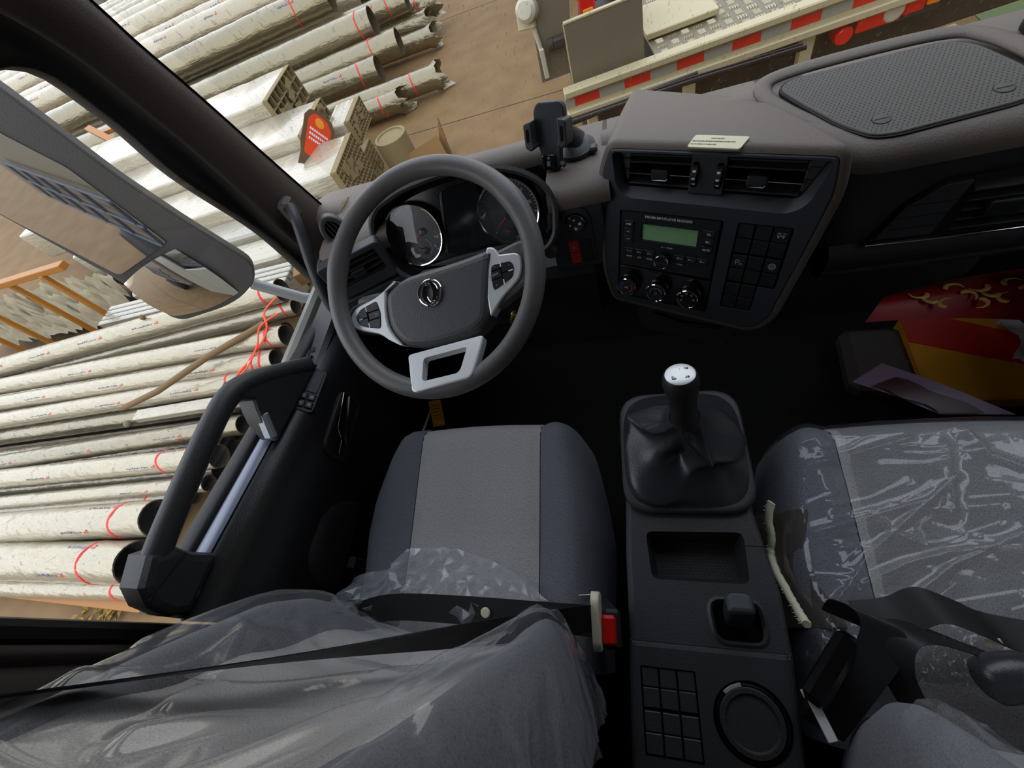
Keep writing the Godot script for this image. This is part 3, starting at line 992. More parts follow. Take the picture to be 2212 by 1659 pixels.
# a bundle of hollow profiles in film, its end towards the truck showing the lattice of openings
func bundle(x: float, y0: float, y1: float, z0: float, z1: float, length: float, nx: int, ny: int, label: String, m := "wrap_white", turn := 4.0):
	var t := thing("profile_bundle", label, "bundle", V(x, y0, (z0 + z1) * 0.5), "bundles of hollow profiles")
	var a := deg_to_rad(turn)
	var f := fr(V(x, y0, (z0 + z1) * 0.5), V(-sin(a), 0, -cos(a)), V(0, 1, 0))  
	if f.basis.z.x < 0: f = fr(f.origin, -f.basis.x, f.basis.y)
	var w := absf(z1 - z0); var h := y1 - y0
	var s := Sh.new(m, f)
	var rng := RandomNumberGenerator.new()
	rng.seed = int(absf(z0) * 100) + nx
	var rows := []
	for i in 30:
		var d := -length * i / 29.0
		var row := PackedVector3Array()
		var p := Sh.rect(-w / 2, 0, w / 2, h, 0.02, 2)
		for k in p.size():
			var q := p[k]
			row.append(V(q.x + 0.008 * (rng.randf() - 0.5), q.y + 0.008 * (rng.randf() - 0.5), d))
		rows.append(row)
	s.grid(rows, true)
	part(t, "wrapping", s)
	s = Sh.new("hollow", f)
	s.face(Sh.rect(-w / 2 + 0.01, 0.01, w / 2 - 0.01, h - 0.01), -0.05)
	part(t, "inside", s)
	s = Sh.new("dusty_box", f)
	for i in nx + 1:
		s.box(V(-w / 2 + w * i / nx, h / 2, -0.03), V(0.007 + 0.004 * rng.randf(), h - 0.004, 0.06), 0.001)
	for j in ny + 1:
		s.box(V(0, h * j / ny, -0.031), V(w - 0.004, 0.007 + 0.003 * rng.randf(), 0.058), 0.001)
	# scraps of board still over some of the openings
	for k in 5:
		var c := Vector2((rng.randf() - 0.5) * w * 0.8, h * (0.1 + 0.8 * rng.randf()))
		s.t = f * Transform3D(Basis(Vector3(0, 0, 1), rng.randf() - 0.5), V(c.x, c.y, 0.004))
		s.box(V(0, 0, 0), V(w * 0.18, h * 0.22, 0.006), 0.001)
	var l := part(t, "lattice_end", s)
	l.set_meta("kind", "stuff")
	return t

func bundles():
	bundle(-3.4, 0.46, 0.79, -5.14, -4.36, 4.0, 7, 3, "film-wrapped box bundle right beside the windscreen pillar, above the orange tag")
	bundle(-2.8, 0.33, 0.66, -4.38, -3.72, 4.0, 8, 4, "torn bundle with dusty holes just right of the orange tag")
	bundle(-2.5, 0.30, 0.52, -4.53, -4.05, 0.27, 9, 6, "white-sided crate with a fine lattice end, right of the torn bundle")
	bundle(-2.3, 0.20, 0.56, -3.72, -3.12, 3.2, 12, 8, "dusty lattice-ended bundle nearest to the steering wheel rim")
	bundle(-2.42, 0.0, 0.29, -4.12, -3.75, 0.3, 10, 7, "small dusty lattice block low between the crate and the steering wheel")
	# coil standing on the floor
	var t := thing("mesh_roll", "dusty round roll standing between the lattice bundles", "roll", V(-2.15, 0, -3.95))
	var s := Sh.new("dusty_box", fr(V(-2.12, 0.0, -3.95), V(1, 0, 0), V(0, 0, -1)))
	s.lathe([Vector2(0.16, 0.0), Vector2(0.16, 0.34), Vector2(0.13, 0.345), Vector2(0.125, 0.33), Vector2(0.0, 0.33)], 24)
	part(t, "roll", s)
	# flat cardboard flap near the rim
	t = thing("cardboard_flap", "open cardboard flaps on the floor just over the steering wheel's top", "cardboard", V(-1.9, 0, -3.95))
	s = Sh.new("cardboard")
	s.t = fr(V(-1.85, 0.10, -3.85), V(1, 0.15, -0.3), V(-0.2, 1, -0.6))
	s.box(V(0, 0, 0), V(0.42, 0.22, 0.006), 0.001)
	s.t = fr(V(-1.66, 0.14, -4.0), V(0.2, 1, 0), V(1, 0, 0.9))
	s.tri(V(-0.12, -0.10, 0), V(0.22, 0.0, 0), V(-0.12, 0.10, 0)); s.tri(V(-0.12, -0.10, 0.005), V(0.22, 0.0, 0.005), V(-0.12, 0.10, 0.005))
	part(t, "flaps", s)
	# the tag hanging on the bundles
	t = thing("cardboard_tag", "brown cardboard tag with an orange printed label, hanging on the box bundles", "tag", V(-2.7, 0.6, -3.75))
	var f := fr(V(-2.66, 0.60, -3.72), V(0.10, 0.28, -0.62), V(-0.2, 0.9, 0.42))
	s = Sh.new("card_brown", f)
	s.prism(pv([-280, -150, -180, -140, -60, -150, 60, -150, 150, -165, 215, -120, 235, -60, 238, 20, 200, 110, 130, 150, 0, 150, -120, 158, -200, 140, -330, 150, -290, 60, -270, 20, -300, -40]), -0.002, 0.002)
	part(t, "card", s)
	s = Sh.new("tag_orange", f)
	s.prism(Sh.rnd(pv([-205, -125, 120, -125, 195, -70, 195, 60, 120, 110, -205, 110]), 0.03), 0.002, 0.0035)
	s.m = "white"
	for k in 3:
		for q in 9: s.box(V(-0.05 + k * 0.045, -0.09 + q * 0.021, 0.0045), V(0.022, 0.014, 0.002), 0.0004)
	s.m = "orange_print"
	s.prism(Sh.circle(Vector2(0.13, 0.0), 0.045, 14), 0.0035, 0.0055)
	part(t, "printed_label", s, "orange label with white lettering")
	# long wrapped boxes seen between the pillar and the mirror
	var lab := ["long white wrapped box lying beside the dusty lattice bundle", "long wrapped box between the white one and the green-strapped one", "low wrapped box with a green strap round its end, near the mirror's arm"]
	var zs := [-2.93, -2.60, -2.28]
	var xs := [-2.55, -2.75, -2.7]
	for k in 3:
		t = thing("wrapped_box", lab[k], "box", V(xs[k], 0.1, zs[k]), "long wrapped boxes")
		s = Sh.new(["wrap_grey", "wrap_white"][k % 2], fr(V(xs[k], 0.0, zs[k]), V(-1, 0, 0.06), V(0, 1, 0)))
		var hh: float = [0.42, 0.36, 0.30][k]
		s.box(V(0.85, hh / 2 + 0.026, 0), V(1.7, hh, 0.31), 0.02)
		part(t, "wrapping", s)
		s.st = {}
		s.m = "wood"
		for q in 2: s.box(V(0.4 + q * 1.1, 0.013, 0), V(0.08, 0.026, 0.33), 0.003)
		part(t, "bearer", s)
		if k == 2:
			s.st = {}
			s.m = "green_strap"
			s.box(V(0.22, hh / 2 + 0.02, 0), V(0.03, hh + 0.012, 0.322), 0.004)
			s.box(V(0.60, hh + 0.03, 0.05), V(0.25, 0.006, 0.03), 0.002)
			part(t, "strap", s)
	# grey ribbed section and small cartons by the mirror foot
	t = thing("ribbed_sheet", "grey ribbed metal sections beside the mirror's lower corner", "sheet", V(-2.6, 0.3, -2.2))
	for k in 4:
		s = Sh.new("wrap_grey", fr(V(-2.45, 0.42, -2.08 - k * 0.055), V(-1, 0, 0.05), V(0, 1, 0)))
		s.box(V(1.0, 0.0, 0), V(2.0, 0.06, 0.045), 0.006)
		part(t, "section", s)
	t = thing("carton", "small opened cardboard carton near the pillar handle's lower end", "carton", V(-2.35, 0.4, -2.15))
	s = Sh.new("cardboard")
	s.t = fr(V(-2.34, 0.40, -2.16), V(1, 0, -0.4), V(0, 1, 0))
	s.box(V(0, 0, 0), V(0.14, 0.10, 0.12), 0.004)
	part(t, "body", s)

func racks():
	# yellow steel frame with bent canvas on it
	var t := thing("yellow_trestle", "yellow steel trestle with upright posts left of the mirror", "trestle", V(-4.9, 0.2, -2.1))
	for c in [V(-5.05, 0, -2.16), V(-4.52, 0, -2.12), V(-5.45, 0, -2.02), V(-5.85, 0, -1.98), V(-6.3, 0, -1.95)]:
		var s := Sh.new("yellow_paint")
		s.box(V(c.x, 0.52, c.z), V(0.05, 0.76, 0.035), 0.003)
		part(t, "post", s)
	var b := Sh.new("yellow_paint", fr(V(-5.35, 0.91, -2.11), V(-1, 0, 0.05), V(0, 1, 0)))
	b.box(V(0, 0, 0), V(2.2, 0.05, 0.07), 0.004)
	part(t, "rail", b)
	# far yellow rack parts on the stacks
	t = thing("yellow_rack", "small yellow rack standing on the far stack between mirror and pillar", "rack", V(-6.6, 0.5, -5.4))
	for k in 3:
		b = Sh.new("yellow_paint", fr(V(-6.9 + k * 0.55, 0.72, -5.45 + k * 0.05), V(0.9, -0.25, 0.5), V(0, 1, 0)))
		b.box(V(0, 0, 0), V(0.75, 0.05, 0.09), 0.004)
		part(t, "slat", b)
	b = Sh.new("yellow_paint", fr(V(-6.4, 0.70, -5.65), V(1, 0.0, -0.05), V(0, 1, 0)))
	b.box(V(0, 0, 0), V(1.5, 0.05, 0.09), 0.004)
	part(t, "rail", b)
	# crumpled pale canvas
	t = thing("canvas_heap", "crumpled pale canvas heaped behind the pipes, by the yellow posts", "canvas", V(-4.2, 0.2, -2.4))
	var n := noise(2.2, 9, FastNoiseLite.TYPE_SIMPLEX_SMOOTH, 4)
	var s := Sh.new("canvas")
	var rows := []
	for i in 40:
		var row := PackedVector3Array()
		for j in 30:
			var x := -7.2 + 2.5 * i / 39.0; var z := -2.98 + 0.72 * j / 29.0
			var r := 1.0 - absf(n.get_noise_2d(x * 1.4, z * 2.0))
			row.append(V(x, 0.16 + 0.34 * r * r * sin(PI * j / 29.0) + 0.1 * n.get_noise_2d(x * 6, z * 6), z))
		rows.append(row)
	s.grid(rows)
	part(t, "cloth", s)

func front_truck():
	var f := fr(V(-0.25, 0, -2.435), V(1, 0, -0.135), V(0, 1, 0))
	var t := thing("flatbed_truck", "cream flatbed truck with red and white reflective tape, parked in front of the windscreen", "truck", V(0.8, 0, -3.6))
	var s := Sh.new("truck_cream", f)
	s.box(V(1.15, 0.955, -0.03), V(2.36, 0.035, 0.07), 0.006)
	s.box(V(1.15, 0.900, -0.045), V(2.36, 0.085, 0.04), 0.004)
	s.box(V(1.15, 0.848, -0.03), V(2.36, 0.036, 0.07), 0.006)
	part(t, "rear_rail", s)
	for k in 9:
		s = Sh.new("tape_white", f)
		s.prism(Sh.rect(0.018 + k * 0.262 - 0.131, 0.880, 0.018 + k * 0.262, 0.924), -0.025, -0.0235)
		part(t, "reflective_tape", s, "white piece of reflective tape")
		s = Sh.new("tape_red", f)
		s.prism(Sh.rect(0.018 + k * 0.262, 0.880, 0.018 + k * 0.262 + 0.131, 0.924), -0.025, -0.0235)
		part(t, "reflective_tape", s, "red piece of reflective tape")
	# chequer-plate deck
	s = Sh.new("steel_plate", f)
	s.box(V(1.40, 0.950, -1.20), V(1.90, 0.012, 2.30), 0.002)
	part(t, "deck", s)
	s = Sh.new("plate_raised", f)
	for i in 30:
		for j in 34:
			var c := V(0.50 + i * 0.064, 0.9565, -0.09 - j * 0.064)
			for k in 4:
				var o := (k - 1.5) * 0.012
				var e := V(0.022, 0, 0) if (i + j) % 2 == 0 else V(0, 0, 0.022)
				var d := V(0, 0, o) if (i + j) % 2 == 0 else V(o, 0, 0)
				var w := V(0, 0, 0.0035) if (i + j) % 2 == 0 else V(0.0035, 0, 0)
				var a := c + d
				s.quad(a - e - w, a - e * 0.6 + V(0, 0.003, 0), a + e * 0.6 + V(0, 0.003, 0), a + e - w)
				s.quad(a - e + w, a + e + w, a + e * 0.6 + V(0, 0.003, 0), a - e * 0.6 + V(0, 0.003, 0))
	part(t, "tread_ribs", s).set_meta("kind", "stuff")
	# grey flap standing on the deck's left end, another behind it
	s = Sh.new("truck_grey", f)
	s.t = f * Transform3D(Basis(), V(0.215, 0.92, -0.10))
	s.prism(Sh.rect(-0.185, 0.0, 0.185, 0.30, 0.01), -0.012, 0.0, 0.002)
	s.m = "truck_cream"
	s.box(V(0, 0.303, -0.008), V(0.375, 0.010, 0.022), 0.002)
	s.box(V(-0.187, 0.15, -0.006), V(0.006, 0.30, 0.014), 0.001)
	part(t, "upright_flap", s, "grey upright flap with a pale edge")
	s = Sh.new("truck_grey", f)
	s.t = f * Transform3D(Basis(), V(-0.035, 0.96, -0.22))
	s.prism(pv([-95, 0, 75, 0, 130, 420, -75, 420]), -0.012, 0.0, 0.002)
	part(t, "side_flap", s)
	s = Sh.new("truck_cream", f)
	s.box(V(0.62, 0.98, -0.42), V(0.36, 0.03, 0.36), 0.004)
	part(t, "deck_patch", s)
	s = Sh.new("chassis", f)
	s.box(V(0.01, 1.13, -0.19), V(0.10, 0.05, 0.05), 0.01)
	s.tube([V(-0.035, 1.13, -0.19), V(-0.06, 1.13, -0.19)], 0.03, 12)
	s.box(V(0.31, 1.21, -0.45), V(0.36, 0.05, 0.25), 0.01)
	part(t, "latch", s)
	s = Sh.new("lamp_red", f)
	s.box(V(0.165, 1.21, -0.28), V(0.08, 0.25, 0.05), 0.01)
	s.m = "orange_print"
	s.box(V(0.165, 1.16, -0.253), V(0.05, 0.07, 0.004), 0.001)
	part(t, "warning_marker", s, "red marker with a small yellow label")
	# round lamp on its arm
	s = Sh.new("lamp_clear", fr(f * V(-0.13, 1.30, -0.20), V(1, 0, 0.2), V(0, 1, -0.35)))
	s.lathe([Vector2(0.0, 0.03), Vector2(0.035, 0.027), Vector2(0.052, 0.012), Vector2(0.055, -0.02), Vector2(0.05, -0.06), Vector2(0.0, -0.065)], 24)
	s.m = "truck_cream"
	s.box(V(-0.02, -0.045, -0.05), V(0.09, 0.06, 0.05), 0.006)
	part(t, "work_lamp", s)
	s = Sh.new("lamp_clear", f)
	s.tube([V(-0.115, 1.24, -0.22), V(-0.10, 1.12, -0.20), V(-0.095, 0.99, -0.19)], 0.012, 8)
	s.box(V(-0.097, 1.06, -0.185), V(0.025, 0.14, 0.02), 0.004)
	part(t, "lamp_arm", s)
	# underside: struts, tail lamp, lower tape
	s = Sh.new("chassis", f)
	s.box(V(1.2, 0.70, -0.5), V(2.3, 0.24, 0.7), 0.02)
	s.box(V(1.2, 0.45, -1.3), V(1.1, 0.30, 2.2), 0.02)
	part(t, "underframe", s)
	for x in [1.185, 0.62, 0.1]:
		s = Sh.new("truck_cream", f)
		s.box(V(x, 0.73, -0.08), V(0.06, 0.21, 0.05), 0.006)
		part(t, "strut", s)
	s = Sh.new("chassis", f)
	s.box(V(1.55, 0.80, -0.07), V(0.40, 0.13, 0.05), 0.01)
	s.m = "lamp_red"
	s.box(V(1.475, 0.805, -0.04), V(0.19, 0.10, 0.03), 0.012)
	s.m = "lamp_clear"
	s.prism(Sh.circle(Vector2(1.53, 0.805), 0.045, 18), -0.05, -0.018, 0.01)
	s.m = "lamp_red"
	s.box(V(1.62, 0.81, -0.04), V(0.09, 0.09, 0.03), 0.012)
	s.m = "lamp_amber"
	s.box(V(1.70, 0.82, -0.04), V(0.06, 0.09, 0.03), 0.012)
	part(t, "tail_lamp", s)
	s = Sh.new("lamp_red", f)
	s.prism(Sh.circle(Vector2(1.33, 0.77), 0.04, 16), -0.09, -0.02, 0.008)
	part(t, "reflector", s)
	s = Sh.new("truck_cream", f)
	s.box(V(0.85, 0.655, 0.05), V(1.9, 0.07, 0.05), 0.008)
	part(t, "bumper_bar", s)
	for k in 7:
		s = Sh.new(["tape_red", "tape_white"][k % 2], f)
		s.prism(Sh.rect(-0.08 + k * 0.26, 0.635, 0.18 + k * 0.26, 0.68), 0.075, 0.0765)
		part(t, "reflective_tape", s)
	for x in [0.35, 2.0]:
		s = Sh.new("rubber", f * Transform3D(Basis(Vector3(0, 1, 0), PI / 2), V(x, 0.42, -1.5)))
		s.lathe([Vector2(0.0, -0.1), Vector2(0.25, -0.1), Vector2(0.40, -0.12), Vector2(0.42, -0.09), Vector2(0.42, 0.09), Vector2(0.40, 0.12), Vector2(0.25, 0.1), Vector2(0.0, 0.1)], 28)
		part(t, "wheel", s)
	s = Sh.new("cab_paint", f)
	s.box(V(1.2, 1.35, -5.0), V(2.1, 2.0, 1.5), 0.08)
	part(t, "cab", s)
	# green painted lane on the ground
	var ln := struct("trim_4", "green painted strip of the yard floor at the right", "floor marking")
	s = Sh.new("green_body")
	s.box(V(4.2, 0.003, -3.6), V(3.6, 0.006, 2.6), 0.001)
	part(ln, "paint", s)

# what the mirror and the windows see of the truck itself: the body behind the cab
func own_truck():
	var t := thing("truck_body", "grey body of the truck behind the cab, seen in the mirror", "truck body", V(0.075, 0, 2.5))
	var s := Sh.new("truck_grey")
	s.box(V(0.075, 1.45, 2.7), V(1.95, 1.0, 4.0), 0.03)
	part(t, "side_panel", s)
	s = Sh.new("rail_blue")
	for k in 6:
		s.box(V(-0.94, 1.28, 0.9 + k * 0.5), V(0.018, 0.34, 0.018), 0.003)
	for y in [1.12, 1.28, 1.44]: s.box(V(-0.94, y, 2.2), V(0.018, 0.018, 2.8), 0.003)
	part(t, "railing", s)
	s = Sh.new("chassis")
	s.box(V(0.075, 0.6, 1.0), V(0.8, 0.25, 6.0), 0.02)
	s.box(V(0.075, 0.55, -0.9), V(1.7, 0.4, 0.5), 0.02)
	part(t, "chassis_frame", s)
	for x in [-0.75, 0.9]:
		for z in [-0.6, 3.0]:
			s = Sh.new("rubber", Transform3D(Basis(Vector3(0, 1, 0), PI / 2), V(x, 0.38, z)))
			s.lathe([Vector2(0.0, -0.1), Vector2(0.25, -0.1), Vector2(0.36, -0.12), Vector2(0.38, -0.09), Vector2(0.38, 0.09), Vector2(0.36, 0.12), Vector2(0.25, 0.1), Vector2(0.0, 0.1)], 24)
			part(t, "wheel", s)
	# outside mirror on its arm
	mirror()

func mirror():
	var t := thing("side_mirror", "big dark outside mirror with a main and a convex glass, beyond the driver's window", "mirror", V(-1.15, 1.5, -0.76))
	# frame across the glass, turned towards the driver: u to the cab, v up, n to the rear
	var f := fr(V(-1.20, 1.70, -0.72), V(0.8572, 0, -0.5150), V(0, 1, 0))
	var outline := Sh.rnd(pv([-54, -218, 55, -246, 118, -246, 182, -222, 212, -178, 173, -8, 148, 131, 132, 320, 112, 430, -122, 430, -90, 176, -64, -48, -70, -194]), 0.03, 3)
	var s := Sh.new("housing", f)
	s.prism(outline, -0.02, 0.010, 0.005)
	var o2 := Sh.inset(Sh.ccw(outline), 0.035)
	s.wall(Sh.ccw(outline), -0.02, o2, -0.05)
	s.face(o2, -0.05, [], false)
	part(t, "housing", s)
	s = Sh.new("glass_mirror", f)
	s.prism(Sh.rnd(pv([101, -29, 91, 181, 62, 269, 36, 410, -114, 410, -84, 176, -49, -37]), 0.012, 3), 0.009, 0.0135, 0.0005, 1)
	part(t, "main_glass", s)
	# convex wide-angle glass: a bulged grid
	s = Sh.new("glass_mirror", f)
	var rows := []
	for i in 15:
		var v := i / 14.0
		var row := PackedVector3Array()
		for j in 15:
			var u := j / 14.0
			var a := V(-0.062, -0.058, 0).lerp(V(0.100, -0.050, 0), u)
			var b := V(-0.060, -0.192, 0).lerp(V(0.118, -0.228, 0), u)
			var p := a.lerp(b, v)
			p.x += 0.008 * sin(PI * v) * (2 * u - 1); p.y += 0.010 * sin(PI * u) * (1 - 2 * v)
			row.append(p + V(0, 0, 0.0115 + 0.014 * (1.0 - (pow(2 * u - 1, 2) + pow(2 * v - 1, 2)) * 0.5)))
		rows.append(row)
	s.grid(rows)
	part(t, "convex_glass", s)
	s = Sh.new("silver_dull")
	s.tube([V(-1.06, 1.47, -0.80), V(-1.0, 1.35, -0.84), V(-0.93, 1.24, -0.90)], 0.016, 10)
	s.t = fr(V(-1.08, 1.215, -0.87), V(1, 0, 0.3), V(0, 0.3, -1))
	s.lathe([Vector2(0.0, 0.022), Vector2(0.03, 0.02), Vector2(0.036, 0.01), Vector2(0.036, -0.02), Vector2(0.0, -0.02)], 18)
	part(t, "arm", s)


# ---------- dashboard ----------
var SF := Transform3D()        # frame of the centre stack's face (u right, v up, n to the driver)
var KF := Transform3D()        # frame of the instrument binnacle's mouth

func edge_z(x: float) -> float:
	return -0.745 + 0.045 * (1.0 - sstep(-0.66, -0.52, x)) + 0.070 * sstep(0.26, 0.38, x)

func make_dash():
	SF = fr(V(-0.018, 1.52, -0.739), V(0.899, 0, 0.438), V(0.121, 0.961, -0.248))
	KF = fr(V(-0.352, 1.558, -0.746), V(1, 0, 0), V(0, 0.906, -0.423))
	var d := thing("dashboard", "black and grey moulded truck dashboard under the windscreen", "dashboard", V(0.075, 1.0, -0.9))
	# the pad in five stretches: it stops short behind the binnacle and the centre cowl
	var s := Sh.new("pad")
	for q in [[-0.835, -0.705, -0.86], [-0.706, -0.535, 0.0], [-0.545, -0.150, -0.92], [-0.160, -0.035, 0.0], [-0.045, 0.345, -0.875], [0.27, 0.985, 0.0]]:
		var rows := []
		for i in 25:
			var x := lerpf(q[0], q[1], i / 24.0)
			var e: float = edge_z(x) if q[2] == 0.0 else q[2]
			rows.append(PackedVector3Array([V(x, 1.46, -1.14), V(x, 1.50, -1.11), V(x, 1.532, -1.05), V(x, 1.551, -0.985), V(x, 1.562, minf(-0.95, e - 0.07)), V(x, lerpf(1.579, 1.572, clampf((-0.80 - e) * 8.0, 0, 1)), e - 0.06), V(x, lerpf(1.577, 1.575, clampf((-0.80 - e) * 8.0, 0, 1)), e - 0.03), V(x, 1.570, e - 0.012), V(x, 1.556, e - 0.002), V(x, 1.540, e)]))
		s.grid(rows)
	part(d, "top_pad", s)
	s = Sh.new("plastic")
	for q in [[-0.835, -0.705, -0.86], [-0.706, -0.535, 0.0], [-0.160, -0.035, 0.0], [0.27, 0.985, 0.0]]:
		var rows := []
		for i in 25:
			var x := lerpf(q[0], q[1], i / 24.0)
			var e: float = edge_z(x) if q[2] == 0.0 else q[2]
			rows.append(PackedVector3Array([V(x, 1.542, e - 0.004), V(x, 1.530, e - 0.008), V(x, 1.45, e - 0.010), V(x, 1.385, e - 0.012), V(x, 1.36, e - 0.022), V(x, 1.33, e - 0.05), V(x, 1.20 if x < 0.2 else 1.30, e - 0.10), V(x, 1.08 if x < 0.2 else 1.285, e - 0.20), V(x, 1.02 if x < 0.2 else 1.28, e - 0.34)]))
		s.grid(rows)
	s.box(V(-0.7065, 1.44, -0.79), V(0.006, 0.26, 0.18), 0.002)
	part(d, "front_panel", s)
	center_hump(d)
	center_stack(d)
	radio(d)
	heater(d)
	switches(d)
	binnacle(d)
	passenger_side(d)
	driver_side(d)

func sworld(p: Vector2, h := 0.0) -> Vector3: return SF * V(p.x, p.y, h)

func stack_outline() -> PackedVector2Array:
	return Sh.rnd(pv([-38, -22, -30, -150, -8, -210, 282, -216, 306, -186, 330, -13, 339, 61, 330, 110, -24, 110, -40, 65]), [0.03, 0.03, 0.010, 0.02, 0.02, 0.03, 0.02, 0.008, 0.010, 0.02], 4)

func center_hump(d: Node3D):
	var s := Sh.new("pad")
	var o := Sh.ccw(stack_outline())
	var rows := []
	for k in 4:
		var a := PI / 2 * k / 3.0
		var q := Sh.inset(o, -0.001 - 0.013 * sin(a))
		var row := PackedVector3Array()
		for p in q: row.append(sworld(p, -0.002 - 0.013 * (1.0 - cos(a))))
		rows.append(row)
	var q2 := Sh.inset(o, -0.0145)
	for k in 14:
		var t := (k + 1) / 14.0
		var row := PackedVector3Array()
		for p in q2:
			var w := sworld(p, -0.016)
			w.z -= 0.315 * t
			w.y -= 0.062 * t + 0.018 * t * t + 0.06 * sstep(0.93, 1.0, t)
			w.x = 0.14 + (w.x - 0.14) * (1.0 - 0.34 * t)
			row.append(w)
		rows.append(row)
	s.grid(rows, true)
	part(d, "center_cowl", s)
	# storage slot and ashtray under the stack
	s = Sh.new("plastic_low", SF)
	s.prism(Sh.rnd(pv([5, -215, 275, -215, 240, -330, 40, -330]), 0.02), -0.20, -0.055, 0.008)
	s.m = "dark"
	s.prism(Sh.rect(0.075, -0.262, 0.215, -0.245, 0.004), -0.056, -0.0545)
	s.m = "gloss"
	s.tube([sloc(70, -268, -50), sloc(140, -274, -44), sloc(218, -268, -50)], 0.004, 8)
	s.tube([sloc(30, -232, -52), sloc(48, -236, -48), sloc(56, -232, -52)], 0.003, 6)
	part(d, "ashtray", s)

func sloc(x: float, y: float, h: float) -> Vector3: return V(x * 0.001, y * 0.001, h * 0.001)

func center_stack(d: Node3D):
	var s := Sh.new("face", SF)
	var v0 := Sh.rnd(pv([-21, 105, -12, 44, 10, 24, 288, 22, 312, 40, 326, 105]), [0.008, 0.02, 0.02, 0.02, 0.02, 0.008], 4)
	var v1 := Sh.rnd(pv([-16, 103, 1, 46, 8, 40, 289, 40, 298, 46, 321, 103]), [0.006, 0.01, 0.01, 0.01, 0.01, 0.006], 4)
	var rad := Sh.rect(-0.002, -0.198, 0.194, 0.0, 0.006)
	var sw := Sh.rnd(pv([217, 0, 303, 0, 303, -119, 274, -119, 274, -176, 217, -176]), 0.004, 3)
	s.prism(stack_outline(), -0.03, 0.0, 0.002, 1, [v0, rad, sw])
	s.wall(Sh.ccw(v0), 0.0, Sh.ccw(v1), -0.018)
	part(d, "stack_face", s)
	# vents
	var v := Sh.new("plastic", SF)
	v.m = "dark"
	v.wall(Sh.ccw(v1), -0.018, Sh.ccw(v1), -0.07)
	v.face(v1, -0.07)
	var vent := part(d, "air_vents", v)
	for b in [[8.0, 121.0, 53.0, 85.0], [180.0, 293.0, 214.0, 245.0]]:
		for k in 4:
			var y: float = [88.0, 69.0, 50.0, 100.0][k]
			v = Sh.new("gloss" if k == 1 else "plastic", SF * Transform3D(Basis(Vector3(1, 0, 0), 0.30), sloc((b[0] + b[1]) / 2, y, -29)))
			v.box(Vector3.ZERO, V((b[1] - b[0]) * 0.001, 0.003, 0.028), 0.001)
			if k == 1:
				v.m = "chrome"
				v.box(V(0, 0.0, 0.0145), V((b[1] - b[0]) * 0.001, 0.0018, 0.0015), 0.0003)
			part(vent, "slat", v)
		v = Sh.new("key", SF)
		v.prism(Sh.rect(b[2] * 0.001, 0.058, b[3] * 0.001, 0.076, 0.004), -0.03, -0.006, 0.003)
		v.m = "chrome"
		v.tube([sloc(b[2] + 1, 60, -7), sloc(b[2] + 4, 57.5, -6.5), sloc(b[3] - 4, 57.5, -6.5), sloc(b[3] - 1, 60, -7)], 0.0008, 5)
		part(vent, "slat_tab", v)
		for k in 6:
			v = Sh.new("key", SF)
			v.box(sloc(lerpf(b[0] + 10, b[1] - 10, k / 5.0), 71, -54), V(0.0016, 0.062, 0.02), 0.0005)
			part(vent, "vane", v)
	v = Sh.new("plastic", SF)
	v.prism(pv([-16, 103, 8, 103, 6, 42, 1, 46]), -0.06, -0.022, 0.002)
	v.m = "line"
	for k in 3: v.box(sloc(-1, 88 - k * 19, -22), V(0.014, 0.003, 0.002), 0.0008)
	part(vent, "end_plate", v)
	v = Sh.new("plastic", SF)
	v.prism(pv([294, 102, 320, 102, 298, 46, 292, 42]), -0.06, -0.022, 0.002)
	v.m = "line"
	for k in 3: v.box(sloc(303 - k * 3, 88 - k * 19, -22), V(0.016, 0.002, 0.002), 0.0006)
	part(vent, "end_plate", v)
	v = Sh.new("plastic", SF)
	var slot_l := Sh.rect(0.1245, 0.048, 0.1355, 0.091, 0.003, 2); var slot_r := Sh.rect(0.1645, 0.048, 0.1755, 0.091, 0.003, 2)
	v.prism(Sh.rect(0.121, 0.037, 0.179, 0.103, 0.002), -0.05, -0.012, 0.0015, 1, [slot_l, slot_r])
	part(vent, "dial_panel", v)
	for x in [130.0, 170.0]:
		v = Sh.new("rubber", SF * Transform3D(Basis(Vector3(0, 1, 0), PI / 2), sloc(x, 69.5, -22)))
		v.lathe([Vector2(0.0, -0.0045), Vector2(0.0195, -0.0045), Vector2(0.0195, 0.0045), Vector2(0.0, 0.0045)], 24)
		v.t = SF
		v.m = "white"
		for k in 3:
			var a := (k - 0.7) * 0.62
			v.t = SF * Transform3D(Basis(Vector3(1, 0, 0), a), sloc(x, 69.5, -22))
			v.box(V(0, 0, 0.0197), V(0.0055, 0.0035, 0.001), 0.0002)
		v.t = SF * Transform3D(Basis(Vector3(1, 0, 0), 0.95), sloc(x, 69.5, -22))
		v.tri(V(-0.0025, 0.001, 0.0202), V(0.0025, 0.001, 0.0202), V(0, -0.0025, 0.0202))
		part(vent, "dial_wheel", v)

